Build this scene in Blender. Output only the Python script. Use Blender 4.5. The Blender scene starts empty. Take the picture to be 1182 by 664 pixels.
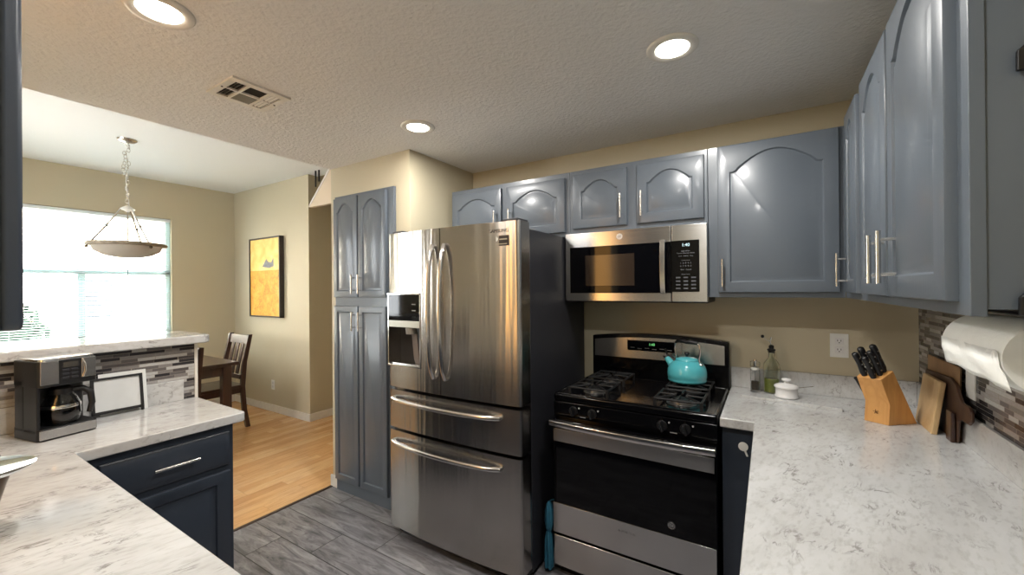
import bpy, bmesh, math, random
from mathutils import Vector, Matrix
random.seed(7)
S = bpy.context.scene
C = S.collection
PI = math.pi

# ------------------------------------------------------------------ camera
cam_d = bpy.data.cameras.new('camera')
cam = bpy.data.objects.new('camera', cam_d); C.objects.link(cam)
F = Vector((-0.52959009, 0.84825208, 0.00165819))
R_ = Vector((0.84821374, 0.52958311, -0.00867098))
U_ = Vector((0.00823332, 0.00318557, 0.99996103))
cam.matrix_world = Matrix(((R_.x, U_.x, -F.x, 0), (R_.y, U_.y, -F.y, 0), (R_.z, U_.z, -F.z, 1.4596), (0, 0, 0, 1)))
cam_d.sensor_width = 36.0
cam_d.lens = 472.38 / 1182 * 36.0
cam_d.clip_start = 0.02
S.camera = cam

# ------------------------------------------------------------------ world, daylight, exposure
S.view_settings.view_transform = 'Standard'
S.view_settings.look = 'None'
S.view_settings.gamma = 1.0
S.view_settings.use_curve_mapping = False
S.view_settings.exposure = 0.16
w = bpy.data.worlds.new('sky'); S.world = w; w.use_nodes = True
bg = w.node_tree.nodes['Background']
bg.inputs[0].default_value = (0.93, 0.97, 1.0, 1)
bg.inputs[1].default_value = 15.5
sun = bpy.data.lights.new('sun', 'SUN'); sun.energy = 42.0; sun.angle = 0.01; sun.color = (1, .98, .95)
so = bpy.data.objects.new('sun', sun); C.objects.link(so)
so.rotation_euler = (0, math.radians(48), math.radians(-12))   # high sun shining onto the house across the way


def portal(name, loc, rot, sx, sy):
    l = bpy.data.lights.new(name, 'AREA'); l.shape = 'RECTANGLE'; l.size = sx; l.size_y = sy
    l.cycles.is_portal = True
    o = bpy.data.objects.new(name, l); C.objects.link(o); o.location = loc; o.rotation_euler = rot


YN_ = -.25
portal('daylight_dining', (-6.12, 1.2, 1.64), (0, -PI / 2, 0), 1.36, 1.56)
portal('daylight_dining_side', (-4.35, YN_ - .13, 1.6), (PI / 2, 0, 0), .9, 1.3)  # sky portal for the added, unseen side window
LAMP_W = 11.5

# ------------------------------------------------------------------ materials
def srgb(r, g, b):
    f = lambda c: (c / 255 / 12.92) if c / 255 <= .04045 else ((c / 255 + .055) / 1.055) ** 2.4
    return (f(r), f(g), f(b), 1)


class NT:
    def __init__(s, name):
        s.m = bpy.data.materials.new(name); s.m.use_nodes = True
        s.t = s.m.node_tree; s.b = s.t.nodes['Principled BSDF']
    def n(s, t, **kw):
        x = s.t.nodes.new(t)
        for k, v in kw.items():
            setattr(x, k, v)
        return x
    def l(s, a, b):
        s.t.links.new(a, b)
    def pos(s):
        return s.n('ShaderNodeNewGeometry').outputs['Position']
    def mapping(s, vec, scale=(1, 1, 1), rot=(0, 0, 0), loc=(0, 0, 0)):
        m = s.n('ShaderNodeMapping'); s.l(vec, m.inputs[0])
        m.inputs['Scale'].default_value = scale; m.inputs['Rotation'].default_value = rot; m.inputs['Location'].default_value = loc
        return m.outputs[0]
    def noise(s, vec, scale, detail=3, rough=.5, dist=0.0):
        x = s.n('ShaderNodeTexNoise'); s.l(vec, x.inputs['Vector'])
        x.inputs['Scale'].default_value = scale; x.inputs['Detail'].default_value = detail
        x.inputs['Roughness'].default_value = rough; x.inputs['Distortion'].default_value = dist
        return x.outputs['Fac']
    def math(s, op, a, b=None, c=None, clamp=False):
        x = s.n('ShaderNodeMath', operation=op, use_clamp=clamp)
        for i, v in enumerate((a, b, c)):
            if v is None: continue
            if isinstance(v, (int, float)): x.inputs[i].default_value = v
            else: s.l(v, x.inputs[i])
        return x.outputs[0]
    def ramp(s, fac, stops):
        x = s.n('ShaderNodeValToRGB'); s.l(fac, x.inputs[0]); e = x.color_ramp.elements
        while len(e) < len(stops): e.new(.5)
        for i, (p, c) in enumerate(stops):
            e[i].position = p; e[i].color = c if len(c) == 4 else (*c, 1)
        return x.outputs[0]
    def mix(s, fac, a, b, mode='MIX'):
        x = s.n('ShaderNodeMix', data_type='RGBA', blend_type=mode)
        if isinstance(fac, (int, float)): x.inputs[0].default_value = fac
        else: s.l(fac, x.inputs[0])
        for i, v in ((6, a), (7, b)):
            if isinstance(v, tuple): x.inputs[i].default_value = v
            else: s.l(v, x.inputs[i])
        return x.outputs[2]
    def sep(s, vec):
        x = s.n('ShaderNodeSeparateXYZ'); s.l(vec, x.inputs[0]); return x.outputs
    def comb(s, a, b, c=0.0):
        x = s.n('ShaderNodeCombineXYZ')
        for i, v in enumerate((a, b, c)):
            if isinstance(v, (int, float)): x.inputs[i].default_value = v
            else: s.l(v, x.inputs[i])
        return x.outputs[0]
    def rnd(s, vec):
        x = s.n('ShaderNodeTexWhiteNoise', noise_dimensions='3D'); s.l(vec, x.inputs['Vector']); return x.outputs['Value']
    def color(s, c):
        if isinstance(c, tuple): s.b.inputs['Base Color'].default_value = c
        else: s.l(c, s.b.inputs['Base Color'])
    def bump(s, h, strength, dist=.002):
        x = s.n('ShaderNodeBump'); x.inputs['Strength'].default_value = strength; x.inputs['Distance'].default_value = dist
        s.l(h, x.inputs['Height']); s.l(x.outputs[0], s.b.inputs['Normal'])
    def set(s, **kw):
        for k, v in kw.items(): s.b.inputs[k.replace('_', ' ')].default_value = v
        return s


def plain(name, col, rough=.5, metal=0.0, noise=.04, nscale=14, coat=0.0, bump=0.0, bscale=200):
    m = NT(name); p = m.pos()
    n = m.noise(p, nscale, 3)
    lo = tuple(c * (1 - noise) for c in col[:3]) + (1,); hi = tuple(min(1, c * (1 + noise)) for c in col[:3]) + (1,)
    m.color(m.ramp(n, [(.3, lo), (.7, hi)]))
    m.set(Roughness=rough, Metallic=metal)
    if coat: m.set(Coat_Weight=coat, Coat_Roughness=.08)
    if bump: m.bump(m.noise(p, bscale, 3), bump)
    return m.m


def mat_ceiling(name, amt, col):
    m = NT(name); p = m.pos()
    v = m.n('ShaderNodeTexVoronoi'); m.l(p, v.inputs['Vector']); v.inputs['Scale'].default_value = 48
    n = m.noise(p, 62, 4, .6)
    m.bump(m.math('ADD', n, m.math('MULTIPLY', v.outputs['Distance'], .35)), amt, .010)
    m.color(col); m.set(Roughness=.75)
    return m.m


def mat_wall(name, col):
    m = NT(name); p = m.pos()
    m.color(m.ramp(m.noise(p, 2.0, 2), [(.3, tuple(c * .97 for c in col[:3]) + (1,)), (.7, col)]))
    m.bump(m.noise(p, 110, 3, .6), .25, .002); m.set(Roughness=.62)
    return m.m


def mat_marble():
    m = NT('marble_laminate'); p = m.pos()
    q = m.mapping(p, (1, 1, 1), (0, 0, .25))
    q2 = m.mapping(q, (3.2, 1.0, 2.0))
    n1 = m.noise(q2, 7.5, 7, .66, .7)
    vein = m.math('ABSOLUTE', m.math('SUBTRACT', n1, .5))
    mask = m.noise(p, 9, 3)
    mk = m.math('MULTIPLY', m.math('SUBTRACT', 1.0, m.math('MULTIPLY', vein, 30.0), clamp=True), m.ramp(mask, [(.47, (0, 0, 0)), (.64, (1, 1, 1))]))
    mk = m.math('MULTIPLY', mk, m.ramp(m.noise(p, 32, 2), [(.42, (0, 0, 0)), (.56, (1, 1, 1))]))
    base = m.ramp(m.noise(q2, 2.6, 5, .6), [(.28, srgb(182, 181, 179)), (.5, srgb(195, 195, 194)), (.72, srgb(205, 206, 206))])
    fine = m.ramp(m.noise(q2, 24, 4, .6), [(.30, srgb(196, 190, 184)), (.5, (1, 1, 1, 1))])
    c = m.mix(.35, base, fine, 'MULTIPLY')
    m.color(m.mix(m.math('MULTIPLY', mk, .85), c, srgb(112, 106, 102)))
    m.set(Roughness=.085)
    return m.m


def mat_plank_tile():
    m = NT('wood_look_porcelain_tile'); x, y, z = m.sep(m.pos())
    W_, L_ = .2032, .90
    v = m.math('DIVIDE', m.math('SUBTRACT', y, 1.124), W_)
    row = m.math('FLOOR', v)
    u = m.math('DIVIDE', m.math('SUBTRACT', m.math('SUBTRACT', x, -2.45), m.math('MULTIPLY', row, .288)), L_)
    col = m.math('FLOOR', u)
    fu = m.math('MULTIPLY', m.math('SUBTRACT', u, col), L_); fv = m.math('MULTIPLY', m.math('SUBTRACT', v, row), W_)
    du = m.math('MINIMUM', fu, m.math('SUBTRACT', L_, fu)); dv = m.math('MINIMUM', fv, m.math('SUBTRACT', W_, fv))
    g = m.math('LESS_THAN', m.math('MINIMUM', du, dv), .0026)
    r = m.rnd(m.comb(row, col, 3.0))
    pv = m.comb(m.math('ADD', m.math('MULTIPLY', x, 1.6), m.math('MULTIPLY', r, 9)), m.math('MULTIPLY', y, 9.0), r)
    n = m.noise(pv, 2.4, 7, .68, .9)
    c = m.ramp(n, [(.30, srgb(78, 76, 79)), (.46, srgb(118, 116, 119)), (.60, srgb(146, 144, 147)), (.75, srgb(172, 170, 172))])
    knots = m.ramp(m.noise(m.comb(m.math('MULTIPLY', x, 3.0), m.math('MULTIPLY', y, 7.0), r), 3.2, 4, .6, 1.5), [(.28, (.45, .45, .46)), (.40, (1, 1, 1))])
    c = m.mix(.8, c, knots, 'MULTIPLY')
    c = m.mix(.6, c, m.ramp(r, [(0, (.78, .78, .8)), (1, (1, 1, 1))]), 'MULTIPLY')
    m.color(m.mix(g, c, srgb(58, 56, 56)))
    m.bump(m.math('SUBTRACT', m.math('MULTIPLY', n, .25), g), .5, .0015)
    m.set(Roughness=.34)
    return m.m


def mat_hardwood():
    m = NT('maple_laminate_floor'); x, y, z = m.sep(m.pos())
    W_, L_ = .083, .75
    v = m.math('DIVIDE', x, W_); row = m.math('FLOOR', v)
    u = m.math('ADD', m.math('DIVIDE', y, L_), m.math('MULTIPLY', m.rnd(m.comb(row, 1.0)), 5)); col = m.math('FLOOR', u)
    r = m.rnd(m.comb(row, col, 1.0))
    fv = m.math('MULTIPLY', m.math('SUBTRACT', v, row), W_)
    fu = m.math('MULTIPLY', m.math('SUBTRACT', u, col), L_)
    g = m.math('LESS_THAN', m.math('MINIMUM', fv, fu), .0014)
    n = m.noise(m.comb(m.math('MULTIPLY', x, 14), m.math('ADD', m.math('MULTIPLY', y, 1.6), m.math('MULTIPLY', r, 7)), r), 3, 5, .6, .8)
    c = m.ramp(r, [(0, srgb(212, 160, 106)), (.5, srgb(226, 176, 120)), (1, srgb(234, 190, 138))])
    c = m.mix(.5, c, m.ramp(n, [(.3, (.62, .5, .4)), (.6, (1, 1, 1))]), 'MULTIPLY')
    m.color(m.mix(m.math('MULTIPLY', g, .5), c, srgb(120, 76, 40)))
    m.set(Roughness=.22)
    return m.m


def mat_mosaic(axis):
    m = NT('stacked_glass_mosaic_' + axis); x, y, z = m.sep(m.pos())
    H_, L_ = .0145, .085
    v = m.math('DIVIDE', z, H_); row = m.math('FLOOR', v)
    u = m.math('ADD', m.math('DIVIDE', y if axis == 'y' else x, L_), m.math('MULTIPLY', m.rnd(m.comb(row, 4.0)), 9))
    u = m.math('ADD', u, m.math('MULTIPLY', m.math('SINE', m.math('MULTIPLY', u, 2.3)), .28))
    col = m.math('FLOOR', u)
    r = m.rnd(m.comb(row, col, 2.0))
    fv = m.math('MULTIPLY', m.math('SUBTRACT', v, row), H_); fu = m.math('MULTIPLY', m.math('SUBTRACT', u, col), L_)
    g = m.math('LESS_THAN', m.math('MINIMUM', fv, fu), .0014)
    c = m.ramp(r, [(0, srgb(58, 55, 57)), (.16, srgb(88, 83, 83)), (.34, srgb(134, 129, 126)), (.5, srgb(162, 158, 155)), (.66, srgb(108, 103, 102)), (.82, srgb(186, 184, 181)), (1, srgb(210, 208, 205))])
    c.node.color_ramp.interpolation = 'CONSTANT'
    st = m.noise(m.comb(m.math('MULTIPLY', u, 4), m.math('MULTIPLY', v, .8), r), 3, 3)
    c = m.mix(.5, c, m.ramp(st, [(.3, (.75, .72, .7)), (.65, (1, 1, 1))]), 'MULTIPLY')
    m.color(m.mix(g, c, srgb(150, 142, 132)))
    m.bump(m.math('SUBTRACT', m.math('MULTIPLY', r, .5), g), .6, .002)
    m.set(Roughness=.2)
    return m.m


def mat_steel(name, col=(.60, .575, .55, 1), rough=.27, vertical=False, aniso=.75, streak=1.0, wavy=0.0):
    m = NT(name); p = m.pos()
    sc = (2.0, 2.0, 420.0) if not vertical else (420.0, 420.0, 2.0)
    n = m.noise(m.mapping(p, sc), 1.0, 4, .6)
    m.color(m.mix(.10 * streak, col, m.ramp(n, [(.3, (.4, .4, .4)), (.7, (1, 1, 1))]), 'MULTIPLY'))
    m.l(m.math('ADD', m.math('MULTIPLY', n, .08 * streak), rough - .04), m.b.inputs['Roughness'])
    m.set(Metallic=1.0, Anisotropic=aniso, Anisotropic_Rotation=.25)
    if wavy: m.bump(m.noise(m.mapping(p, (7.0, 7.0, .25)), 1.0, 3, .6), 1.0, wavy)
    t = m.n('ShaderNodeTangent', direction_type='RADIAL', axis='Z'); m.l(t.outputs[0], m.b.inputs['Tangent'])
    return m.m


def mat_paint_grain(name, col, rough=.36):
    m = NT(name); p = m.pos()
    n = m.noise(m.mapping(p, (55, 55, 3.0)), 2.2, 4, .6, .4)
    m.color(m.ramp(m.noise(p, 5, 2), [(.3, tuple(c * .95 for c in col[:3]) + (1,)), (.7, col)]))
    m.bump(n, .16, .0012); m.set(Roughness=rough, Coat_Weight=.22, Coat_Roughness=.14)
    return m.m


def mat_wood(name, stops, scale=(1, 1, 1), rough=.45, k=2.0, coat=0.0):
    m = NT(name); tc = m.n('ShaderNodeTexCoord').outputs['Object']
    n = m.noise(m.mapping(tc, scale), k, 6, .62, 1.0)
    m.color(m.ramp(n, stops)); m.set(Roughness=rough, Coat_Weight=coat)
    m.bump(n, .08, .001)
    return m.m


def mat_emit(name, col, st):
    m = NT(name); m.color((0, 0, 0, 1)); m.b.inputs['Emission Color'].default_value = col; m.b.inputs['Emission Strength'].default_value = st
    return m.m


def mat_glass(name, col=(1, 1, 1, 1), rough=0.0, ior=1.45):
    m = NT(name); m.color(col); m.set(Roughness=rough, Transmission_Weight=1.0, IOR=ior); return m.m


def mat_pane(name, tint=(1, 1, 1, 1)):
    # window glass: mostly clear, a little reflection
    m = NT(name); tr = m.n('ShaderNodeBsdfTransparent'); tr.inputs[0].default_value = tint
    gl = m.n('ShaderNodeBsdfGlossy'); gl.inputs['Roughness'].default_value = .02
    fr = m.n('ShaderNodeFresnel'); fr.inputs[0].default_value = 1.45
    bf = m.math('SUBTRACT', 1.0, m.n('ShaderNodeNewGeometry').outputs['Backfacing'])
    mx = m.n('ShaderNodeMixShader'); m.l(m.math('MULTIPLY', fr.outputs[0], bf), mx.inputs[0]); m.l(tr.outputs[0], mx.inputs[1]); m.l(gl.outputs[0], mx.inputs[2])
    m.l(mx.outputs[0], m.t.nodes['Material Output'].inputs[0]); return m.m


WALL = mat_wall('tan_wall_paint', srgb(194, 184, 158))
CEIL = mat_ceiling('textured_ceiling_paint', .55, srgb(228, 226, 223))
CEIL2 = mat_ceiling('smooth_ceiling_paint', .12, srgb(232, 234, 232))
WHITE = plain('white_trim_paint', srgb(226, 222, 214), .4)
MARBLE = mat_marble()
TILE = mat_plank_tile()
WOODF = mat_hardwood()
MOSY = mat_mosaic('y')
PAINT = mat_paint_grain('slate_blue_cabinet_paint', srgb(92, 100, 109))
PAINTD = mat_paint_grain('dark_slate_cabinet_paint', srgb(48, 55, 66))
STEELV = mat_steel('brushed_stainless', (.58, .57, .56, 1), rough=.24)
CHROME = plain('chrome', (.78, .77, .75, 1), .12, 1.0, .02)
NICKEL = plain('brushed_nickel', (.68, .66, .63, 1), .26, 1.0, .03)
BLACK = plain('black_plastic', srgb(17, 17, 19), .42)
BLACKG = plain('black_glass', srgb(5, 5, 7), .05, noise=.0)
BLACKG.node_tree.nodes['Principled BSDF'].inputs['Specular IOR Level'].default_value = .28
ENAMEL = plain('black_enamel', srgb(7, 7, 9), .14, noise=.02)
ENAMEL.node_tree.nodes['Principled BSDF'].inputs['Specular IOR Level'].default_value = .35
IRON = plain('cast_iron', srgb(20, 20, 21), .5, noise=.2, nscale=60, bump=.2)
DKGREY = plain('charcoal_side_panel', srgb(40, 40, 45), .42, noise=.05, bump=.05, bscale=500)
PLASTW = plain('white_plastic', srgb(228, 228, 224), .35)
CERAM = plain('white_glazed_ceramic', srgb(232, 231, 230), .12, coat=.5)
PAPER = plain('paper_towel', srgb(240, 241, 238), .9, noise=.015, nscale=60, bump=.35, bscale=160)
CARD = plain('cardboard_core', srgb(196, 182, 158), .8)
TEAL = plain('turquoise_enamel', srgb(84, 180, 190), .12, coat=.7, noise=.01)
DKWOOD = mat_wood('dark_espresso_wood', [(.3, srgb(40, 20, 14)), (.7, srgb(66, 36, 26))], (6, 6, 1), .3, coat=.3)
BLOCKW = mat_wood('honey_beech', [(.3, srgb(196, 140, 78)), (.7, srgb(218, 164, 98))], (18, 18, 3), .4)
MAPLE = mat_wood('maple_board', [(.3, srgb(176, 142, 98)), (.55, srgb(200, 168, 122)), (.75, srgb(212, 182, 138))], (14, 5, 1.5), .5)
WALNUT = mat_wood('walnut_board', [(.3, srgb(44, 28, 20)), (.7, srgb(84, 56, 38))], (14, 5, 1.5), .5)
TANW = mat_wood('brown_board', [(.3, srgb(116, 84, 54)), (.7, srgb(146, 110, 74))], (14, 5, 1.5), .5)
LENS = mat_emit('lit_lens', (1, .93, .82, 1), 14)


# ------------------------------------------------------------------ mesh builder
class MB:
    def __init__(s): s.bm = bmesh.new()
    def box(s, x0, x1, y0, y1, z0, z1):
        v = [s.bm.verts.new(p) for p in ((x0, y0, z0), (x1, y0, z0), (x1, y1, z0), (x0, y1, z0), (x0, y0, z1), (x1, y0, z1), (x1, y1, z1), (x0, y1, z1))]
        for f in ((0, 3, 2, 1), (4, 5, 6, 7), (0, 1, 5, 4), (1, 2, 6, 5), (2, 3, 7, 6), (3, 0, 4, 7)): s.bm.faces.new([v[i] for i in f])
        return s
    def obox(s, c, ax, ay, az):
        c = Vector(c); ax, ay, az = Vector(ax), Vector(ay), Vector(az)
        v = [s.bm.verts.new(c + ax * i + ay * j + az * k) for (i, j, k) in ((-1, -1, -1), (1, -1, -1), (1, 1, -1), (-1, 1, -1), (-1, -1, 1), (1, -1, 1), (1, 1, 1), (-1, 1, 1))]
        for f in ((0, 3, 2, 1), (4, 5, 6, 7), (0, 1, 5, 4), (1, 2, 6, 5), (2, 3, 7, 6), (3, 0, 4, 7)): s.bm.faces.new([v[i] for i in f])
        return s
    def loops(s, loops, cap0=True, cap1=True, closed=True):
        rings = [[s.bm.verts.new(p) for p in lp] for lp in loops]
        n = len(rings[0])
        for a, b in zip(rings, rings[1:]):
            for i in range(n if closed else n - 1):
                j = (i + 1) % n
                try: s.bm.faces.new((a[i], a[j], b[j], b[i]))
                except ValueError: pass
        if cap0: s.bm.faces.new(rings[0][::-1])
        if cap1: s.bm.faces.new(rings[-1])
        return s
    def prism(s, pts, vec):
        vec = Vector(vec); return s.loops([pts, [Vector(p) + vec for p in pts]])
    def tube(s, pts, r, seg=10, closed=False):
        pts = [Vector(p) for p in pts]; rs = r if isinstance(r, (list, tuple)) else [r] * len(pts)
        loops = []; n = len(pts); up = None
        for i, p in enumerate(pts):
            if closed: d = (pts[(i + 1) % n] - pts[i - 1])
            else: d = pts[min(i + 1, n - 1)] - pts[max(i - 1, 0)]
            d.normalize()
            if up is None:
                up = Vector((0, 0, 1)) if abs(d.z) < .9 else Vector((1, 0, 0))
            a = up - d * up.dot(d)
            if a.length < 1e-5: a = Vector((1, 0, 0)) - d * d.x
            a.normalize(); up = a; b = d.cross(a)
            loops.append([p + (a * math.cos(t) + b * math.sin(t)) * rs[i] for t in [2 * PI * k / seg for k in range(seg)]])
        if closed:
            rings = [[s.bm.verts.new(q) for q in lp] for lp in loops]
            for i in range(n):
                a, b = rings[i], rings[(i + 1) % n]
                for k in range(seg): s.bm.faces.new((a[k], a[(k + 1) % seg], b[(k + 1) % seg], b[k]))
            return s
        return s.loops(loops)
    def cyl(s, p0, p1, r, seg=20): return s.tube([p0, p1], r, seg)
    def lathe(s, prof, c=(0, 0, 0), seg=32, sx=1, sy=1):
        c = Vector(c)
        return s.loops([[c + Vector((r * sx * math.cos(2 * PI * k / seg), r * sy * math.sin(2 * PI * k / seg), z)) for k in range(seg)] for r, z in prof])
    def sphere(s, c, r, seg=16, sx=1, sy=1, sz=1):
        return s.lathe([(max(1e-4, r * math.sin(PI * i / 8)), -r * sz * math.cos(PI * i / 8)) for i in range(9)], c, seg, sx, sy)
    def build(s, name, mat, parent=None, bevel=0.0, smooth=True, world=True, ang=38, seg=2):
        bmesh.ops.recalc_face_normals(s.bm, faces=s.bm.faces)
        me = bpy.data.meshes.new(name)
        if parent is not None and world:
            r = parent
            while r.parent: r = r.parent
            bmesh.ops.transform(s.bm, matrix=Matrix.Translation(-r.location), verts=s.bm.verts)
        s.bm.to_mesh(me); s.bm.free()
        if isinstance(mat, (list, tuple)):
            for m_ in mat: me.materials.append(m_)
        else: me.materials.append(mat)
        o = bpy.data.objects.new(name, me); C.objects.link(o)
        if parent: o.parent = parent
        if smooth:
            for p in me.polygons: p.use_smooth = True
            me.set_sharp_from_angle(angle=math.radians(ang))
        if bevel:
            b = o.modifiers.new('bevel', 'BEVEL'); b.width = bevel; b.segments = seg; b.limit_method = 'ANGLE'; b.angle_limit = math.radians(40); b.harden_normals = smooth
        return o


def B(*a): return MB().box(*a)


def thing(name, label, cat, loc=(0, 0, 0), rz=0.0, group=None):
    o = bpy.data.objects.new(name, None); C.objects.link(o); o.location = loc; o.rotation_euler = (0, 0, rz); o.empty_display_size = .05
    tag(o, label, cat, group); return o


def tag(o, label, cat, group=None):
    o['label'] = label; o['category'] = cat
    if group: o['group'] = group
    return o


def struct(name, mb, mat, parent=None, bevel=0.0):
    o = mb.build(name, mat, parent, bevel)
    if parent is None: o['kind'] = 'structure'
    return o


def text(s, name, size, mat, parent, pos, xd, nd, extrude=.0004, align='CENTER'):
    """lettering lying on a surface: xd reading direction, nd outward normal (world)"""
    cu = bpy.data.curves.new(name, 'FONT'); cu.body = s; cu.size = size; cu.align_x = align; cu.align_y = 'CENTER'; cu.extrude = extrude
    tmp = bpy.data.objects.new('tmp', cu); C.objects.link(tmp)
    dg = bpy.context.evaluated_depsgraph_get(); me = bpy.data.meshes.new_from_object(tmp.evaluated_get(dg))
    bpy.data.objects.remove(tmp)
    xd, nd = Vector(xd).normalized(), Vector(nd).normalized(); yd = nd.cross(xd)
    r = parent
    while r.parent: r = r.parent
    p = Vector(pos) - r.location
    me.transform(Matrix(((xd.x, yd.x, nd.x, p.x), (xd.y, yd.y, nd.y, p.y), (xd.z, yd.z, nd.z, p.z), (0, 0, 0, 1))))
    me.materials.clear(); me.materials.append(mat)
    o = bpy.data.objects.new(name, me); C.objects.link(o); o.parent = parent
    return o


# ------------------------------------------------------------------ the room
ZC, ZD = 2.357, 2.744
XR, YB, YN = .587, 2.547, -.25
XT = -2.76            # edge between kitchen and dining room
XDW, YA = -5.99, 2.656
struct('floor', B(XT, XR, YN, YB, -.1, 0), TILE)
struct('floor', B(XDW, XT, -1.3, 5.6, -.1, 0), WOODF)
struct('trim_1', B(XT - .012, XT + .012, .93, 1.88, 0, .004), plain('dark_threshold', srgb(70, 52, 38), .4))
struct('ceiling', B(XT, XR, YN, YB, ZC, 2.95), CEIL)
struct('ceiling', B(XDW, XT, -1.3, YA + .12, ZD, 2.95), CEIL2)
struct('ceiling', B(-4.31, XT, YA + .12, 5.6, ZD + .15, 2.95), CEIL2)
struct('wall_back', B(-2.0, XR, YB, YB + .1, 0, ZC), WALL)
struct('wall_right', B(XR, XR + .1, YN, YB + .1, 0, ZC), WALL)
# pantry wall block: its left end shows beside the dining room, its right end turns back to the range wall
struct('wall_pantry', MB().box(XT, -2.69, 1.88, YB, 0, ZC).box(XT, -2.69, YB, 5.6, 0, 2.95).box(-2.69, -2.07, 1.88, YB + .1, 2.14, ZC).box(-2.07, -1.94, 1.88, YB + .1, 0, ZC).box(-2.69, -2.07, YB, YB + .1, 0, 2.14), WALL)
# wall behind the camera with two added, unseen windows
def wall_with_hole(name, x0, x1, y0, y1, z0, z1, holes, axis):
    """axis 'x': wall runs along x; holes are (a0,a1,z0,z1)"""
    mb = MB(); hs = sorted(holes); a = x0 if axis == 'x' else y0; end = x1 if axis == 'x' else y1
    def bb(a0, a1, c0, c1):
        if axis == 'x': mb.box(a0, a1, y0, y1, c0, c1)
        else: mb.box(x0, x1, a0, a1, c0, c1)
    for h in hs:
        bb(a, h[0], z0, z1); bb(h[0], h[1], z0, h[2]); bb(h[0], h[1], h[3], z1); a = h[1]
    bb(a, end, z0, z1)
    return struct(name, mb, WALL)
wall_with_hole('wall_front', -6.1, XR + .1, YN - .12, YN, 0, 2.95, [(-4.80, -3.90, .95, 2.25), (-1.86, -1.52, 1.0, 2.25)], 'x').location = (0, 0, 0)
wall_with_hole('wall_left', XDW - .12, XDW, -1.3, YA + .12, 0, 2.95, [(.42, 1.98, .955, 2.31)], 'y')
struct('wall_side', B(XDW - .12, -4.31, YA, YA + .12, 0, 2.95), WALL)
struct('wall_hall', B(-4.43, -4.31, YA + .12, 5.6, 0, 2.95), WALL)
struct('wall_end', B(-4.43, -2.69, 5.6, 5.7, 0, 2.95), WALL)
struct('baseboard_side', B(XDW, -4.30, YA - .014, YA, 0, .085), WHITE, bevel=.004)
struct('baseboard_hall', B(-4.31, -4.296, YA - .014, 5.6, 0, .085), WHITE, bevel=.004)
struct('baseboard_left', B(XDW, XDW + .014, -.25, YA, 0, .085), WHITE, bevel=.004)
struct('baseboard_pantry', B(XT - .014, -2.69, 1.866, 1.88, 0, .085), WHITE, bevel=.004)
# sloped underside of the stairs over the hall opening, with its white edge board and two balusters above
PINK = mat_wall('stair_soffit_paint', srgb(214, 196, 172))
slope = lambda x: 2.378 + (x + 4.31) * .94
struct('trim_2', MB().prism([(-4.31, 2.66, 2.378), (-4.31, 2.66, 2.40), (-3.9, 2.66, slope(-3.9) + .03), (-3.9, 2.66, slope(-3.9))], (0, .03, 0)), WHITE)
struct('trim_3', MB().prism([(-4.31, 2.665, 2.378), (-3.9, 2.665, slope(-3.9)), (-2.77, 2.665, 2.744), (-2.77, 2.665, 2.37)], (0, .05, 0)), PINK)
rl = thing('stair_balustrade', 'dark thin balusters of the stair rail high above the hall opening', 'railing', (-4.05, 2.64, 2.6))
B(-4.13, -4.118, 2.62, 2.632, 2.57, 2.744).build('baluster', BLACK, rl)
B(-4.07, -4.058, 2.62, 2.632, 2.62, 2.744).build('baluster', BLACK, rl)

# pony wall with mosaic, marble upstand, raised bar top
struct('wall_bar', B(-2.62, -2.508, YN, .93, 0, 1.193), WALL)
struct('trim_4', MB().box(-2.508, -2.50, YN, .918, 1.012, 1.193).box(-2.508, -2.50, .868, .918, .914, 1.012), MOSY)
struct('trim_5', B(-2.512, -2.496, .918, .932, 0, 1.193), WHITE, bevel=.002)
struct('trim_6', B(XR - .008, XR, YN, YB - .001, 1.018, 1.42), MOSY)

wn = thing('bar_top', 'raised marble bar ledge with a rounded end above the mosaic', 'worktop', (-2.65, .35, 1.193))
def rounded_rect(x0, x1, y0, y1, r, z, corners=(1, 1, 1, 1), k=6):
    pts = []
    for (cx, cy, a0, on) in ((x1 - r, y1 - r, 0, corners[0]), (x0 + r, y1 - r, 90, corners[1]), (x0 + r, y0 + r, 180, corners[2]), (x1 - r, y0 + r, 270, corners[3])):
        if on:
            for i in range(k + 1):
                a = math.radians(a0 + 90 * i / k); pts.append((cx + r * math.cos(a), cy + r * math.sin(a), z))
        else:
            a = math.radians(a0 + 45); s = 1 if math.cos(a) > 0 else -1; t = 1 if math.sin(a) > 0 else -1
            pts.append((cx + s * r, cy + t * r, z))
    return pts
def slab(x0, x1, y0, y1, z0, z1, r=.03, corners=(1, 1, 1, 1)):
    return MB().prism(rounded_rect(x0, x1, y0, y1, r, z0, corners), (0, 0, z1 - z0))
slab(-2.86, -2.44, YN + .002, .972, 1.194, 1.236, .035, (1, 1, 0, 0)).build('ledge_slab', MARBLE, wn, .008, seg=3)

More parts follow.
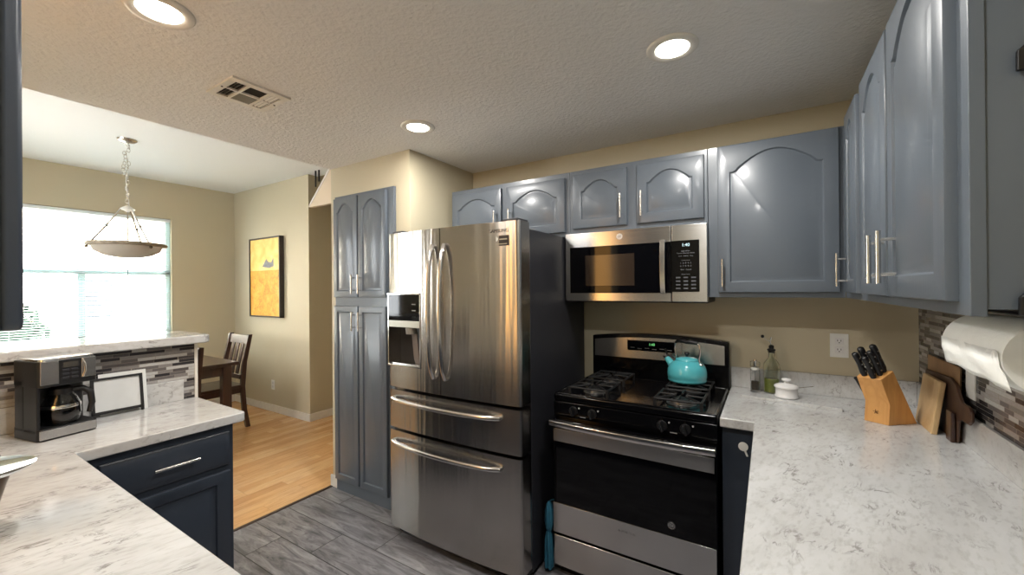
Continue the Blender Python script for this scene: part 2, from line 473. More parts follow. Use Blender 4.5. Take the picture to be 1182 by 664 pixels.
# windows ---------------------------------------------------------------
VINYL = plain('white_vinyl', srgb(196, 220, 222), .4)
wd = MB()
fx0, fx1 = XDW - .10, XDW - .04
for (a, b, c, d) in ((.42, .47, .955, 2.31), (1.93, 1.98, .955, 2.31), (.42, 1.98, .955, 1.0), (.42, 1.98, 2.265, 2.31), (.42, 1.98, 1.645, 1.70), (1.205, 1.265, .98, 1.66)):
    wd.box(fx0, fx1, a, b, c, d)
win = wd.build('window_1', VINYL, None, .004); win['kind'] = 'structure'
B(XDW - .075, XDW - .071, .46, 1.94, .99, 2.28).build('window_pane', mat_pane('clear_glass'), win)
B(XDW - .12, XDW + .03, .38, 2.02, .93, .954).build('window_sill', WHITE, win, .004)
bl = thing('window_blind', 'white horizontal slat blind drawn open across the bright dining window', 'blind', (XDW - .02, 1.2, 2.3))
BLM = plain('white_blind_slat', srgb(226, 234, 234), .5)
mb = MB()
z = 1.0
while z < 2.26:
    mb.obox((XDW - .018, 1.2, z), (.0115, 0, -.0022), (0, .765, 0), (.0002, 0, .0006)); z += .0235
mb.build('slats', BLM, bl, smooth=False)
B(XDW - .036, XDW - .002, .43, 1.97, 2.272, 2.305).build('head_rail', BLM, bl, .003)
B(XDW - .03, XDW - .006, .435, 1.965, .975, .988).build('bottom_rail', BLM, bl, .002)
for yy in (.75, 1.24, 1.93):
    MB().cyl((XDW - .005, yy, .98), (XDW - .005, yy, 2.28), .0012, 6).build('ladder_cord', BLM, bl)
MB().cyl((XDW + .002, 1.585, 1.0), (XDW + .002, 1.585, 2.28), .004, 8).build('tilt_wand', plain('grey_wand', srgb(120, 150, 155), .4), bl)

w3 = MB()  # unseen window, added for its warm reflection in the steel fronts
for (a, b, c, d) in ((-1.86, -1.83, 1.0, 2.25), (-1.55, -1.52, 1.0, 2.25), (-1.86, -1.52, 1.0, 1.03), (-1.86, -1.52, 2.22, 2.25)):
    w3.box(a, b, YN - .10, YN - .03, c, d)
o = w3.build('window_added_amber', VINYL, None, .003); o['kind'] = 'structure'
w4 = MB()  # unseen window, added to light the dining room and streak the refrigerator
for (a, b, c, d) in ((-4.80, -4.75, 1.0, 2.2), (-3.95, -3.90, 1.0, 2.2), (-4.80, -3.90, .95, 1.0), (-4.80, -3.90, 2.2, 2.25), (-4.53, -4.40, 1.0, 2.2)):  # wide middle bar is there to split the reflected stripe
    w4.box(a, b, YN - .10, YN - .05, c, d)
o4 = w4.build('window_added_side', VINYL, None, .003); o4['kind'] = 'structure'
B(-4.77, -3.93, YN - .08, YN - .076, .97, 2.23).build('window_pane', mat_pane('clear_glass_side'), o4)
B(-1.84, -1.54, YN - .08, YN - .07, 1.02, 2.24).build('window_pane', mat_emit('added_amber_glow', (1, .50, .14, 1), 4.6), o)  # added pane glows amber by itself, no sun behind it

# ------------------------------------------------------------------ cabinets
def door_panel(w_, h, arch, th=.019, stile=.052, rail=.05, k=30):
    """loops of a raised panel door in (u,v,n)"""
    def inner(off):
        pts = [(stile + off, rail + off), (w_ - stile - off, rail + off)]
        half = w_ / 2 - stile - off
        for i in range(k + 1):
            t = 1 - 2 * i / k
            q_ = max(0.0, min(1.0, (1 - abs(t) - .07) / .93)); e_ = min(1.0, q_ / .16); a = math.sin(PI / 2 * q_) * e_ * e_ * (3 - 2 * e_)
            pts.append((w_ / 2 + t * half, h - rail * .9 - off - arch * (1 - a)))
        return pts
    def outer(ins):
        pts = [(ins, ins), (w_ - ins, ins)]
        for i in range(k + 1):
            t = 1 - 2 * i / k
            pts.append((w_ / 2 + t * (w_ / 2 - ins), h - ins))
        return pts
    L = [(outer(0), 0), (outer(0), th - .005), (outer(.0015), th - .0015), (outer(.006), th), (inner(0), th), (inner(.005), th - .008), (inner(.011), th - .008), (inner(.026), th - .001)]
    return [[(u, v, n) for u, v in p] for p, n in L]


def cab_door(parent, o, U, N, w_, h, arch, mat, name='door', stile=.052, rail=.05):
    o, U, N = Vector(o), Vector(U), Vector(N); V_ = Vector((0, 0, 1))
    mb = MB(); mb.loops([[o + U * u + V_ * v + N * n for u, v, n in lp] for lp in door_panel(w_, h, arch, stile=stile, rail=rail)])
    return mb.build(name, mat, parent, ang=28)


def bar_pull(parent, c, axis, N, length=.132, out=.031, r=.0058, name='handle'):
    """c: point on the door face at the middle of the pull"""
    c, a, N = Vector(c), Vector(axis), Vector(N)
    mb = MB(); m = c + N * out
    mb.cyl(m - a * length / 2, m + a * length / 2, r, 14)
    for s_ in (-1, 1): mb.cyl(c + a * s_ * length * .33 - N * .002, m + a * s_ * length * .33, r * .72, 10)
    return mb.build(name, NICKEL, parent)


ZU0, ZU1 = 1.406, 2.145
YF = 2.246            # face frame front of the range wall uppers
NB = (0, -1, 0)

def upper_back(label, x0, x1, z0, doors, z1=ZU1, sides=None):
    t = thing('wall_cabinet', label, 'cabinet', ((x0 + x1) / 2, YB, z0))
    mb = MB(); mb.box(x0, x1, YF + .02, YB - .001, z0 + .012, z1 - .002)
    mb.build('body', PAINT, t)
    fr = MB(); fr.box(x0, x1, YF, YF + .02, z0, z1); fr.build('face_frame', PAINT, t, .0015)
    for (a, b, c, d, arch, hx, hz) in doors:
        dd = cab_door(t, (a, YF, c), (1, 0, 0), NB, b - a, d - c, arch, PAINT)
        bar_pull(dd, (hx, YF - .019, hz), (0, 0, 1), NB)
    return t

upper_back('slate blue wall cabinet with two arched doors above the refrigerator', -1.898, -.992, 1.765,
           [(-1.885, -1.472, 1.79, 2.112, .06, -1.508, 1.90), (-1.432, -1.018, 1.79, 2.112, .06, -1.396, 1.90)])
upper_back('slate blue wall cabinet with two arched doors above the microwave', -.990, -.249, 1.775,
           [(-.966, -.648, 1.803, 2.117, .055, -.676, 1.905), (-.594, -.264, 1.803, 2.117, .055, -.565, 1.905)])
upper_back('wide single door slate blue wall cabinet between microwave and corner', -.247, .284, ZU0,
           [(-.204, .264, 1.43, 2.140, .085, -.183, 1.524)])

XF = .286             # face frame of the right wall uppers
NR = (-1, 0, 0)
def upper_right(label, y0, y1, doors, end=False):
    t = thing('wall_cabinet', label, 'cabinet', (XR, (y0 + y1) / 2, ZU0))
    MB().box(XF + .02, XR - .009, y0 + .003, y1, ZU0 + .012, ZU1 - .002).build('body', PAINT, t, .001)
    MB().box(XF, XF + .02, y0, y1, ZU0, ZU1).build('face_frame', PAINT, t, .0015)
    for (a, b, c, d, arch, hy, hz) in doors:
        dd = cab_door(t, (XF, b, c), (0, -1, 0), NR, b - a, d - c, arch, PAINT)
        bar_pull(dd, (XF - .019, hy, hz), (0, 0, 1), NR)
    return t
upper_right('narrow slate blue corner wall cabinet behind the other right wall doors', 1.815, YF - .001, [(1.885, 2.12, 1.43, 2.140, .06, 2.085, 1.522)])
upper_right('tall glossy slate blue wall cabinet with paired bar handles over the paper towels', .981, 1.813,
            [(1.452, 1.800, 1.43, 2.140, .07, 1.472, 1.53), (1.028, 1.430, 1.43, 2.140, .075, 1.358, 1.53)])

# cabinet at the far left edge of the view, on the wall behind
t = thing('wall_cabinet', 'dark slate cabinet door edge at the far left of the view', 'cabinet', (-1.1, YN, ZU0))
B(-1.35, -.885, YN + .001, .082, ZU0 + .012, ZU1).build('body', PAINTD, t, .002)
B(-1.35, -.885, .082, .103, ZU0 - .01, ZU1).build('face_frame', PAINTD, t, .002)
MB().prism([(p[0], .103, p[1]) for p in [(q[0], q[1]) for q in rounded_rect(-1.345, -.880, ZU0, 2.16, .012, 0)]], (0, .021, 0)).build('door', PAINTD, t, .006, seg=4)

# pantry
t = thing('pantry_cabinet', 'tall narrow slate pantry with four doors set in the wall beside the refrigerator', 'cabinet', (-2.38, 1.86, 0))
B(-2.688, -2.072, 1.885, 2.45, 0.0, 2.132).build('body', PAINT, t)
B(-2.688, -2.066, 1.860, 1.885, 0.0, 2.136).build('face_frame', PAINT, t, .002)
for (a, b, hx) in ((-2.682, -2.420, -2.442), (-2.405, -2.128, -2.372)):
    d1 = cab_door(t, (a, 1.860, 1.405), (1, 0, 0), NB, b - a, .712, .06, PAINT, stile=.04, rail=.045)
    bar_pull(d1, (hx, 1.841, 1.497), (0, 0, 1), NB)
    d2 = cab_door(t, (a, 1.860, .085), (1, 0, 0), NB, b - a, 1.258, 0.0, PAINT, stile=.04, rail=.045)
    bar_pull(d2, (hx, 1.841, 1.24), (0, 0, 1), NB)

# peninsula base cabinet (drawer over door), its face looks at the range side
t = thing('base_cabinet', 'dark slate peninsula cabinet with one drawer over one door', 'cabinet', (-2.26, .65, 0))
B(-2.50, -2.042, .0, .884, .0, .872).build('body', PAINTD, t)
B(-2.042, -2.020, .39, .884, .09, .872).build('face_frame', PAINTD, t, .002)
NP = (1, 0, 0)
def flat_front(parent, name, y0, y1, z0, z1):
    o = Vector((-2.020, y0, z0)); w_, h = y1 - y0, z1 - z0
    def rc(i): return [(i, i), (w_ - i, i), (w_ - i, h - i), (i, h - i)]
    L = [(rc(0), 0), (rc(0), .010), (rc(.006), .014), (rc(.022), .019)]
    return MB().loops([[o + Vector((n, u, v)) for u, v in p] for p, n in L]).build(name, PAINTD, parent)
dr = flat_front(t, 'drawer', .452, .866, .70, .843)
bar_pull(dr, (-2.001, .668, .775), (0, 1, 0), NP, .145)
dd = cab_door(t, (-2.020, .452, .10), (0, 1, 0), NP, .414, .575, 0, PAINTD)
# near base cabinet under the near worktop
t = thing('base_cabinet', 'dark slate base run beneath the near worktop edge', 'cabinet', (-.7, .1, 0))
B(-2.018, .58, YN + .001, .345, 0, .872).build('body', PAINTD, t)
B(-2.0, -.03, .345, .365, .09, .872).build('face_frame', PAINTD, t, .002)
for i in range(4):
    a = -1.95 + i * .48
    cab_door(t, (a + .44, .365, .10), (-1, 0, 0), (0, 1, 0), .44, .575, 0, PAINTD)
    MB().box(a, a + .44, .365, .384, .70, .843).build('drawer', PAINTD, t, .005)
# base cabinet right of the range
t = thing('base_cabinet', 'dark slate base cabinet with round white magnet right of the range', 'cabinet', (.2, 2.2, 0))
MB().box(-.168, XR - .01, 1.95, YB - .002, 0, .872).box(-.02, XR - .01, .347, 1.95, 0, .872).build('body', PAINTD, t)
B(-.168, -.02, 1.93, 1.95, 0.0, .872).build('filler_panel', PAINTD, t, .002)
mg = thing('mirror_magnet', 'small round silver magnet with a short stem stuck on the narrow cabinet panel', 'magnet', (-.09, 1.93, .795))
MB().cyl((-.090, 1.930, .800), (-.090, 1.925, .800), .018, 28).build('disc', PLASTW, mg, .001)
MB().obox((-.081, 1.9275, .778), (.0035, 0, .0012), (0, .0022, 0), (-.006, 0, .016)).build('stem', PLASTW, mg, .001)

# worktops ---------------------------------------------------------------
Z0, Z1 = .874, .914
def poly_slab(name, pts, mat, parent, z0, z1, bevel=.005):
    return MB().prism([(x, y, z0) for x, y in pts], (0, 0, z1 - z0)).build(name, mat, parent, bevel, seg=3)
t = thing('worktop', 'pale marble worktop of the peninsula and near run, left of the floor', 'worktop', (-2.2, .4, Z0))
pts = [(-2.506, YN + .002), (-.052, YN + .002), (-.052, .392), (-1.994, .392)]
for i in range(5):
    a = math.radians(0 + 90 * i / 4); pts.append((-1.994 - .022 + .022 * math.cos(a), .928 - .022 + .022 * math.sin(a)))
pts += [(-2.506, .928)]
poly_slab('slab', pts, MARBLE, t, Z0, Z1)
tag(B(-2.4995, -2.486, YN + .002, .868, Z1, 1.016).build('upstand', MARBLE, None, .002), 'marble upstand behind the coffee maker and photo frame', 'backsplash')
t = thing('worktop', 'pale marble worktop along the right wall and beside the range', 'worktop', (.2, 1.2, Z0))
poly_slab('slab', [(-.050, YN + .002), (XR - .002, YN + .002), (XR - .002, YB - .002), (-.174, YB - .002), (-.174, 1.902), (-.050, 1.902)], MARBLE, t, Z0, Z1)
tag(B(-.174, XR - .0202, YB - .018, YB - .001, Z1, 1.020).build('upstand', MARBLE, None, .002), 'marble upstand on the range wall behind the oil bottle and dish', 'backsplash')
tag(B(XR - .020, XR - .009, YN + .01, YB - .002, Z1, 1.020).build('upstand', MARBLE, None, .002), 'marble upstand along the right wall below the mosaic', 'backsplash')

# ------------------------------------------------------------------ refrigerator
FX0, FX1, FYF = -1.922, -1.004, 1.681
fxc, fhw = (FX0 + FX1) / 2, (FX1 - FX0) / 2
def fy(x, r=.022):
    s_ = (x - fxc) / fhw; y = FYF - .020 * (1 - s_ * s_)
    return y
def fridge_panel(x0, x1, z0, z1, rl, rr, yb=1.775, k=22):
    """convex front panel with rounded outer edges"""
    prof = [(x0, yb)]
    xs = [x0 + (x1 - x0) * i / k for i in range(k + 1)]
    if rl:
        for i in range(6): a = math.radians(180 + 90 * i / 5); prof.append((x0 + rl + rl * math.cos(a), fy(x0 + rl) + rl + rl * math.sin(a)))
    else: prof.append((x0, fy(x0)))
    for x in xs[1:-1]:
        if x > x0 + rl * 1.1 and x < x1 - rr * 1.1: prof.append((x, fy(x)))
    if rr:
        for i in range(6): a = math.radians(270 + 90 * i / 5); prof.append((x1 - rr + rr * math.cos(a), fy(x1 - rr) + rr + rr * math.sin(a)))
    else: prof.append((x1, fy(x1)))
    prof.append((x1, yb))
    return MB().prism([(x, y, z0) for x, y in prof], (0, 0, z1 - z0))
t = thing('refrigerator', 'stainless french door refrigerator with two lower drawers', 'refrigerator', (fxc, 2.1, 0))
FS = mat_steel('fridge_brushed_stainless', (.46, .44, .42, 1), .22, wavy=.007)
body = MB().box(FX0 + .012, FX1 - .006, 1.79, 2.50, .03, 1.757).build('body', DKGREY, t, .004)
XS = -1.494
xa, xb, za, zb = -1.908, -1.640, 1.012, 1.436      # dispenser opening
# left door is built around the dispenser
ld = MB()
for (a, b, c, d, rl) in ((FX0, xa, .888, 1.787, .02), (xb, XS - .003, .888, 1.787, 0), (xa, xb, .888, za, 0), (xa, xb, zb, 1.787, 0)):
    m_ = fridge_panel(a, b, c, d, rl, 0); bmesh.ops.recalc_face_normals(m_.bm, faces=m_.bm.faces)
    tmp = bpy.data.meshes.new('t'); m_.bm.to_mesh(tmp); ld.bm.from_mesh(tmp); m_.bm.free()
ldo = ld.build('door', FS, t)
rdo = fridge_panel(XS + .003, FX1, .888, 1.787, 0, .02).build('door', FS, t)
d1 = fridge_panel(FX0, FX1, .650, .870, .02, .02).build('drawer', FS, t)
d2 = fridge_panel(FX0, FX1, .065, .632, .02, .02).build('drawer', FS, t)
B(FX0 + .02, FX1 - .02, 1.74, 1.80, .0, .064).build('kick_grille', BLACK, t)
for a in (FX0 + .02, FX1 - .11): B(a, a + .09, 1.70, 1.80, 1.788, 1.803).build('hinge_cover', DKGREY, t, .004)
# dispenser
ds = B(xa, xb, 1.672, 1.77, za, za + .008).build('dispenser', BLACK, t)
B(xa - .006, xb + .006, 1.760, 1.772, za - .004, zb + .004).build('recess', plain('dispenser_recess', srgb(46, 42, 40), .3), ds)
for (a, b, c, d) in ((xa - .003, xa + .006, za, zb), (xb - .006, xb + .003, za, zb), (xa, xb, za - .004, za + .005), (xa, xb, zb - .005, zb + .003)):
    pass
fm = MB()
fm.box(xa, xa + .008, 1.664, 1.76, za, zb); fm.box(xb - .008, xb, 1.660, 1.76, za, zb); fm.box(xa, xb, 1.662, 1.76, za, za + .010); fm.box(xa, xb, 1.660, 1.69, zb - .008, zb)
fm.build('surround', CHROME, ds, .001)
dp = B(xa + .008, xb - .008, 1.664, 1.70, 1.278, zb - .008).build('display_panel', BLACKG, ds)
B(xa + .008, xb - .008, 1.660, 1.70, 1.240, 1.278).build('control_strip', plain('silver_strip', srgb(206, 208, 200), .3, .3), ds, .002)
for i in range(3):
    for j in range(2 if i < 1 else 1):
        B(xb - .07 + 0 * j, xb - .04, 1.6635, 1.6645, 1.30 + i * .035, 1.305 + i * .035).build('icon', plain('icon_grey', srgb(150, 150, 150), .4), ds)
MB().obox((-1.735, 1.72, 1.13), (.022, 0, 0), (0, .008, -.02), (-.012, 0, .095)).build('paddle', plain('grey_paddle', srgb(120, 110, 104), .35), ds, .004)
MB().lathe([(.030, 0), (.034, .03), (.03, .04)], (-1.75, 1.70, 1.20)).build('nozzle', plain('grey_nozzle', srgb(140, 136, 130), .35), ds)
B(xa + .02, xb - .02, 1.68, 1.75, za + .008, za + .016).build('drip_tray', CHROME, ds, .001)
# handles: long bowed bars
def bow(parent, p0, p1, mid_out, ends_in, r, n=16, nm='handle', wdt=1.0):
    p0, p1, mo = Vector(p0), Vector(p1), Vector(mid_out)
    pts = []
    for i in range(n + 1):
        t_ = i / n; k = 1 - (2 * t_ - 1) ** 2
        pts.append(p0.lerp(p1, t_) + mo * (k ** .6))
    pts = [p0 + Vector(ends_in)] + pts + [p1 + Vector(ends_in)]
    return MB().tube(pts, r, 12).build(nm, STEELH, parent)
STEELH = mat_steel('handle_steel', (.70, .68, .66, 1), .22, aniso=.3, streak=.3)
bow(ldo, (-1.535, fy(-1.535) - .012, .980), (-1.535, fy(-1.535) - .012, 1.692), (-.0, -.045, 0), (0, .03, 0), .0125)
bow(rdo, (-1.452, fy(-1.452) - .012, .980), (-1.452, fy(-1.452) - .012, 1.692), (0, -.045, 0), (0, .03, 0), .0125)
def hbow(parent, z):
    pts = []; n = 18; xa_, xb_ = -1.868, -1.118
    for i in range(n + 1):
        x = xa_ + (xb_ - xa_) * i / n; k = 1 - (2 * i / n - 1) ** 2
        pts.append((x, fy(x) - .014 - .036 * k ** .6, z))
    pts = [(xa_, fy(xa_) + .01, z)] + pts + [(xb_, fy(xb_) + .01, z)]
    MB().tube(pts, .0125, 12).build('handle', STEELH, parent)
hbow(d1, .822); hbow(d2, .572)
# brand lettering and energy sticker
INK = plain('dark_print', srgb(60, 50, 44), .5)
text('SAMSUNG', 'lettering', .024, INK, rdo, (-1.118, fy(-1.118) - .0010, 1.742), (1, .066, 0), (.066, -1, 0))
st = MB().box(-1.152, -1.062, fy(-1.10) - .0012, fy(-1.10) + .006, 1.668, 1.718).build('sticker', plain('sticker_black', srgb(38, 26, 20), .4), rdo)
MB().cyl((-1.134, fy(-1.1) - .0012, 1.702), (-1.134, fy(-1.1) - .0022, 1.702), .011, 20).build('sticker_mark', PLASTW, rdo)
B(-1.115, -1.07, fy(-1.1) - .0022, fy(-1.1) - .001, 1.697, 1.703).build('sticker_mark', plain('sticker_print', srgb(170, 160, 140), .5), rdo)
B(-1.145, -1.07, fy(-1.1) - .0022, fy(-1.1) - .001, 1.675, 1.679).build('sticker_mark', plain('sticker_print_low', srgb(170, 160, 140), .5), rdo)

# ------------------------------------------------------------------ microwave
MX0, MX1, MY, MZ0, MZ1 = -1.001, -.247, 2.195, 1.376, 1.772
t = thing('microwave', 'stainless over the range microwave with black door window and keypad', 'microwave', (-.62, 2.37, MZ0))
B(MX0 + .004, MX1 - .002, MY + .04, YB - .002, MZ0, MZ1 - .001).build('body', BLACK, t, .003)
md = MB().box(MX0, -.416, MY, MY + .04, MZ0 + .006, MZ1).build('door', STEELV, t, .004)
B(-.413, MX1, MY, MY + .04, MZ0 + .006, MZ1).build('control_housing', STEELV, t, .004)
ch = [o_ for o_ in t.children if o_.name.startswith('control_housing')][0]
B(-.970, -.452, MY - .004, MY + .001, 1.428, 1.690).build('window', BLACKG, md, .002)
B(-.876, -.60, MY - .0052, MY - .0035, 1.468, 1.640).build('window_screen', plain('screen_mesh', srgb(46, 36, 28), .12, coat=.4), md, .001)
B(-.452, -.416, MY - .004, MY + .001, 1.428, 1.690).build('handle_recess', BLACKG, md)
kp = B(-.413, -.283, MY - .004, MY + .001, 1.434, 1.692).build('keypad', BLACKG, ch, .002)
mo = MB(); pts = []
for i in range(13):
    t_ = i / 12; pts.append((-.452, MY - .022 - .012 * (1 - (2 * t_ - 1) ** 2), 1.425 + .275 * t_))
mo.loops([[Vector(p) + Vector(q) for q in ((-.013, -.004, 0), (.013, -.004, 0), (.013, .005, 0), (-.013, .005, 0))] for p in pts])
mo.box(-.460, -.444, MY - .02, MY + .001, 1.432, 1.445).box(-.460, -.444, MY - .02, MY + .001, 1.68, 1.693)
mo.build('handle', STEELH, md, .003)
MB().cyl((-.680, MY + .001, 1.735), (-.680, MY - .002, 1.735), .0165, 32).build('round_badge', plain('badge_silver', srgb(205, 205, 205), .3, .6), md, .001)
text('GE', 'monogram', .017, plain('badge_grey', srgb(110, 110, 112), .5), md, (-.680, MY - .0025, 1.735), (1, 0, 0), (0, -1, 0))
DISP = mat_emit('cyan_digits', (.7, .95, 1, 1), 1.3)
text('1:40', 'clock_digits', .022, DISP, ch, (-.345, MY - .0045, 1.668), (1, 0, 0), (0, -1, 0))
KEY = plain('keypad_print', srgb(118, 120, 124), .5)
rows = [('Add 30 Sec', .009, 1.638), ('Popcorn  Beverage  Reheat', .0075, 1.628), ('Cook   Defrost   Time', .0075, 1.613), ('Convenience', .0075, 1.592),
        ('1  2  3  4  5', .011, 1.578), ('6  7  8  9  0', .011, 1.563), ('Start   Cancel', .009, 1.545), ('Power Level', .0075, 1.522)]
for s_, sz, zz in rows:
    text(s_, 'key_print', sz, KEY, ch, (-.345, MY - .0045, zz), (1, 0, 0), (0, -1, 0))
for i in range(4):
    for j in range(3):
        B(-.392 + j * .036, -.371 + j * .036, MY - .0048, MY - .0038, 1.502 - i * .018, 1.509 - i * .018).build('key', plain('key_legend', srgb(84, 86, 90), .5), kp)

# ------------------------------------------------------------------ range
RX0, RX1, RY = -.936, -.180, 1.899
rc = (RX0 + RX1) / 2
t = thing('gas_range', 'black and stainless freestanding gas range with four burners', 'range', (rc, 2.2, 0))
B(RX0 + .003, RX1 - .003, RY + .015, 2.52, .03, .885).build('body', ENAMEL, t)
ck = MB().prism(rounded_rect(RX0, RX1, RY - .006, 2.50, .012, .885), (0, 0, .033)).build('cooktop', ENAMEL, t, .008, seg=3)
mb = MB()
for (a, b, c, d) in ((RX0 + .008, RX1 - .008, RY + .004, RY + .016), (RX0 + .008, RX1 - .008, 2.42, 2.432), (RX0 + .004, RX0 + .016, RY + .004, 2.432), (RX1 - .016, RX1 - .004, RY + .004, 2.432)):
    mb.box(a, b, c, d, .917, .923)
mb.build('rim', ENAMEL, ck, .003)
# control panel front, slightly sloped
cp = MB().prism([(RX0 + .002, RY + .018, .80), (RX0 + .002, RY - .004, .805), (RX0 + .002, RY - .010, .882), (RX0 + .002, RY + .018, .886)], (RX1 - RX0 - .004, 0, 0)).build('control_panel', ENAMEL, t, .002)
for kx in (-.826, -.728, -.402, -.305):
    kb = MB().cyl((kx, RY - .006, .845), (kx, RY - .016, .845), .0225, 26).build('knob', BLACK, t, .002)
    MB().obox((kx, RY - .027, .845), (.0055, 0, .002), (0, .013, 0), (-.006, 0, .020)).build('grip', BLACK, kb, .003)
    MB().obox((kx - .003, RY - .0405, .8495), (.0012, 0, .0005), (0, .0008, 0), (-.0045, 0, .012)).build('pointer', CHROME, kb)
    MB().cyl((kx + .030, RY - .009, .862), (kx + .030, RY - .0105, .862), .004, 12).build('burner_mark', plain('mark_grey', srgb(190, 190, 190), .5), cp)
for kx in (-.777, -.354):
    B(kx - .014, kx + .014, RY - .008, RY - .0055, .818, .8205).build('panel_print', plain('print_grey', srgb(150, 150, 150), .5), cp)
# oven door
od = B(RX0 + .003, RX1 - .003, RY - .022, RY + .013, .222, .792).build('oven_door', BLACKG, t, .004)
B(RX0 + .006, RX1 - .012, RY - .0245, RY - .0215, .684, .748).build('upper_trim', STEELV, od, .001)
B(RX0 + .003, RX1 - .006, RY - .0260, RY - .0215, .224, .372).build('lower_trim', STEELV, od, .001)
hb = MB(); lp = []
n = 20
for i in range(n + 1):
    f_ = i / n; x = RX0 - .004 + (RX1 - RX0 + .000) * f_; k = 1 - (2 * f_ - 1) ** 2
    y = RY - .050 - .018 * k
    lp.append([(x, y + .010, .768), (x, y - .006, .766), (x, y - .011, .778), (x, y - .008, .794), (x, y + .010, .798)])
hb.loops(lp); hb.box(RX0 + .004, RX0 + .03, RY - .045, RY - .01, .770, .790).box(RX1 - .04, RX1 - .014, RY - .045, RY - .01, .770, .790)
hb.build('handle', STEELH, od, .003)
MB().cyl((-.363, RY - .022, .420), (-.363, RY - .0245, .420), .018, 28).build('round_badge', plain('badge_dark', srgb(90, 90, 94), .25, .7), od, .001)
MB().tube([(-.363 + .0125 * math.cos(a * PI / 8), RY - .025, .420 + .0125 * math.sin(a * PI / 8)) for a in range(16)], .0012, 6, True).build('badge_ring', CHROME, od)
text('GE', 'monogram', .015, CHROME, od, (-.363, RY - .0248, .420), (1, 0, 0), (0, -1, 0))
text('A M A N A', 'lettering', .017, plain('etched_grey', srgb(84, 82, 82), .4, .5), od, (-.56, RY - .0263, .330), (1, 0, 0), (0, -1, 0))
B(RX0 + .003, RX1 - .006, RY - .022, RY + .013, .055, .208).build('storage_drawer', STEELV, t, .004)
B(RX0 + .02, RX1 - .02, RY + .03, RY + .05, 0, .05).build('toe_kick', BLACK, t)
# back guard with domed top
gp = []
for i in range(17):
    f_ = i / 16; x = RX0 - .004 + (RX1 - RX0 + .008) * f_; k = 1 - (2 * f_ - 1) ** 2
    gp.append((x, 1.160 + .024 * k))
gd = MB(); gd.prism([(RX0 - .004, 2.465, .90)] + [(x, 2.465, z_) for x, z_ in gp] + [(RX1 + .004, 2.465, .90)], (0, .055, 0))
gd_o = gd.build('back_guard', ENAMEL, t, .005)
pp = [(RX0 + .012 + (RX1 - RX0 - .030) * i / 16, 1.138 + .024 * (1 - (2 * i / 16 - 1) ** 2)) for i in range(17)]
MB().prism([(pp[0][0], 2.464, 1.035)] + [(x, 2.464, z_) for x, z_ in pp] + [(pp[-1][0], 2.464, 1.035)], (0, -.006, 0)).build('steel_fascia', STEELV, gd_o, .001)
dpl = B(-.718, -.448, 2.4545, 2.459, 1.083, 1.143).build('clock_panel', BLACKG, gd_o)
text('1:40', 'clock_digits', .020, mat_emit('green_digits', (.25, 1, .3, 1), .8), gd_o, (-.575, 2.4540, 1.122), (1, 0, 0), (0, -1, 0))
for i in range(6):
    B(-.70 + i * .042, -.675 + i * .042, 2.4538, 2.4548, 1.098 - .004 * (i % 2), 1.102 - .004 * (i % 2)).build('key', plain('legend_grey', srgb(110, 110, 110), .5), dpl)
# burners and grates
def burner(cx, cy, r):
    b = MB().lathe([(r * 1.5, .917), (r * 1.5, .919), (r * 1.15, .9195), (r * 1.1, .930), (r, .9305)], (cx, cy, 0), 28).build('burner', plain('burner_alloy', srgb(120, 118, 116), .35, .8), t)
    MB().lathe([(r * .8, .930), (r * .86, .936), (r * .8, .940), (r * .3, .9415)], (cx, cy, 0), 24).build('burner_cap', IRON, b)
    g = MB(); h = .955; q = .098
    for sx in (-1, 1):
        for sy in (-1, 1):
            g.obox((cx + sx * q, cy + sy * q, .936), (.006, 0, 0), (0, .006, 0), (0, 0, .019))
            g.tube([(cx + sx * q, cy + sy * q, h - .004), (cx + sx * r * .55, cy + sy * r * .55, h)], .0052, 8)
    for k in range(4):
        a = k * PI / 2; c_, s_ = math.cos(a), math.sin(a)
        p1 = (cx + q * c_ - q * s_, cy + q * s_ + q * c_, h - .004); p2 = (cx + q * c_ + q * s_, cy + q * s_ - q * c_, h - .004)
        g.tube([p1, p2], .0052, 8)
        g.tube([(cx + q * c_, cy + q * s_, h - .002), (cx + r * .5 * c_, cy + r * .5 * s_, h)], .005, 8)
    g.build('grate', IRON, t)
for cx, cy, r in ((-.765, 2.035, .040), (-.765, 2.305, .034), (-.345, 2.035, .044), (-.345, 2.305, .034)):
    burner(cx, cy, r)

# turquoise towel hanging in the gap between refrigerator and range
rg = thing('dish_towel', 'teal blue towel hanging bunched between the refrigerator and range', 'towel', (-.965, 1.905, .02))
RAG = plain('teal_cloth', srgb(38, 100, 124), .9, noise=.12, nscale=40, bump=.5, bscale=220)
def cloth(mb, cx, cy, prof, ph=0.0, n=40):
    lp = []
    for z_, rx, ry in prof:
        lp.append([(cx + rx * (1 + .16 * math.sin(7 * a + ph + z_ * 9)) * math.cos(a), cy + ry * (1 + .2 * math.sin(6 * a + ph + z_ * 14)) * math.sin(a), z_ + .004 * math.sin(3 * a)) for a in [2 * PI * i / n for i in range(n)]])
    return mb.loops(lp)
cloth(MB(), -.966, 1.885, [(.026, .021, .026), (.06, .022, .028), (.12, .021, .026), (.17, .019, .024), (.205, .013, .016), (.214, .010, .012)]).build('lower_fold', RAG, rg)
cloth(MB(), -.964, 1.885, [(.212, .010, .012), (.228, .018, .02), (.26, .022, .022), (.31, .020, .02), (.345, .012, .014), (.358, .004, .006)], 1.3).build('upper_fold', RAG, rg)
MB().tube([(-.964, 1.885, .352), (-.958, 1.888, .366), (-.945, 1.890, .372), (-.930, 1.892, .372)], .002, 8).build('hanging_loop', RAG, rg)

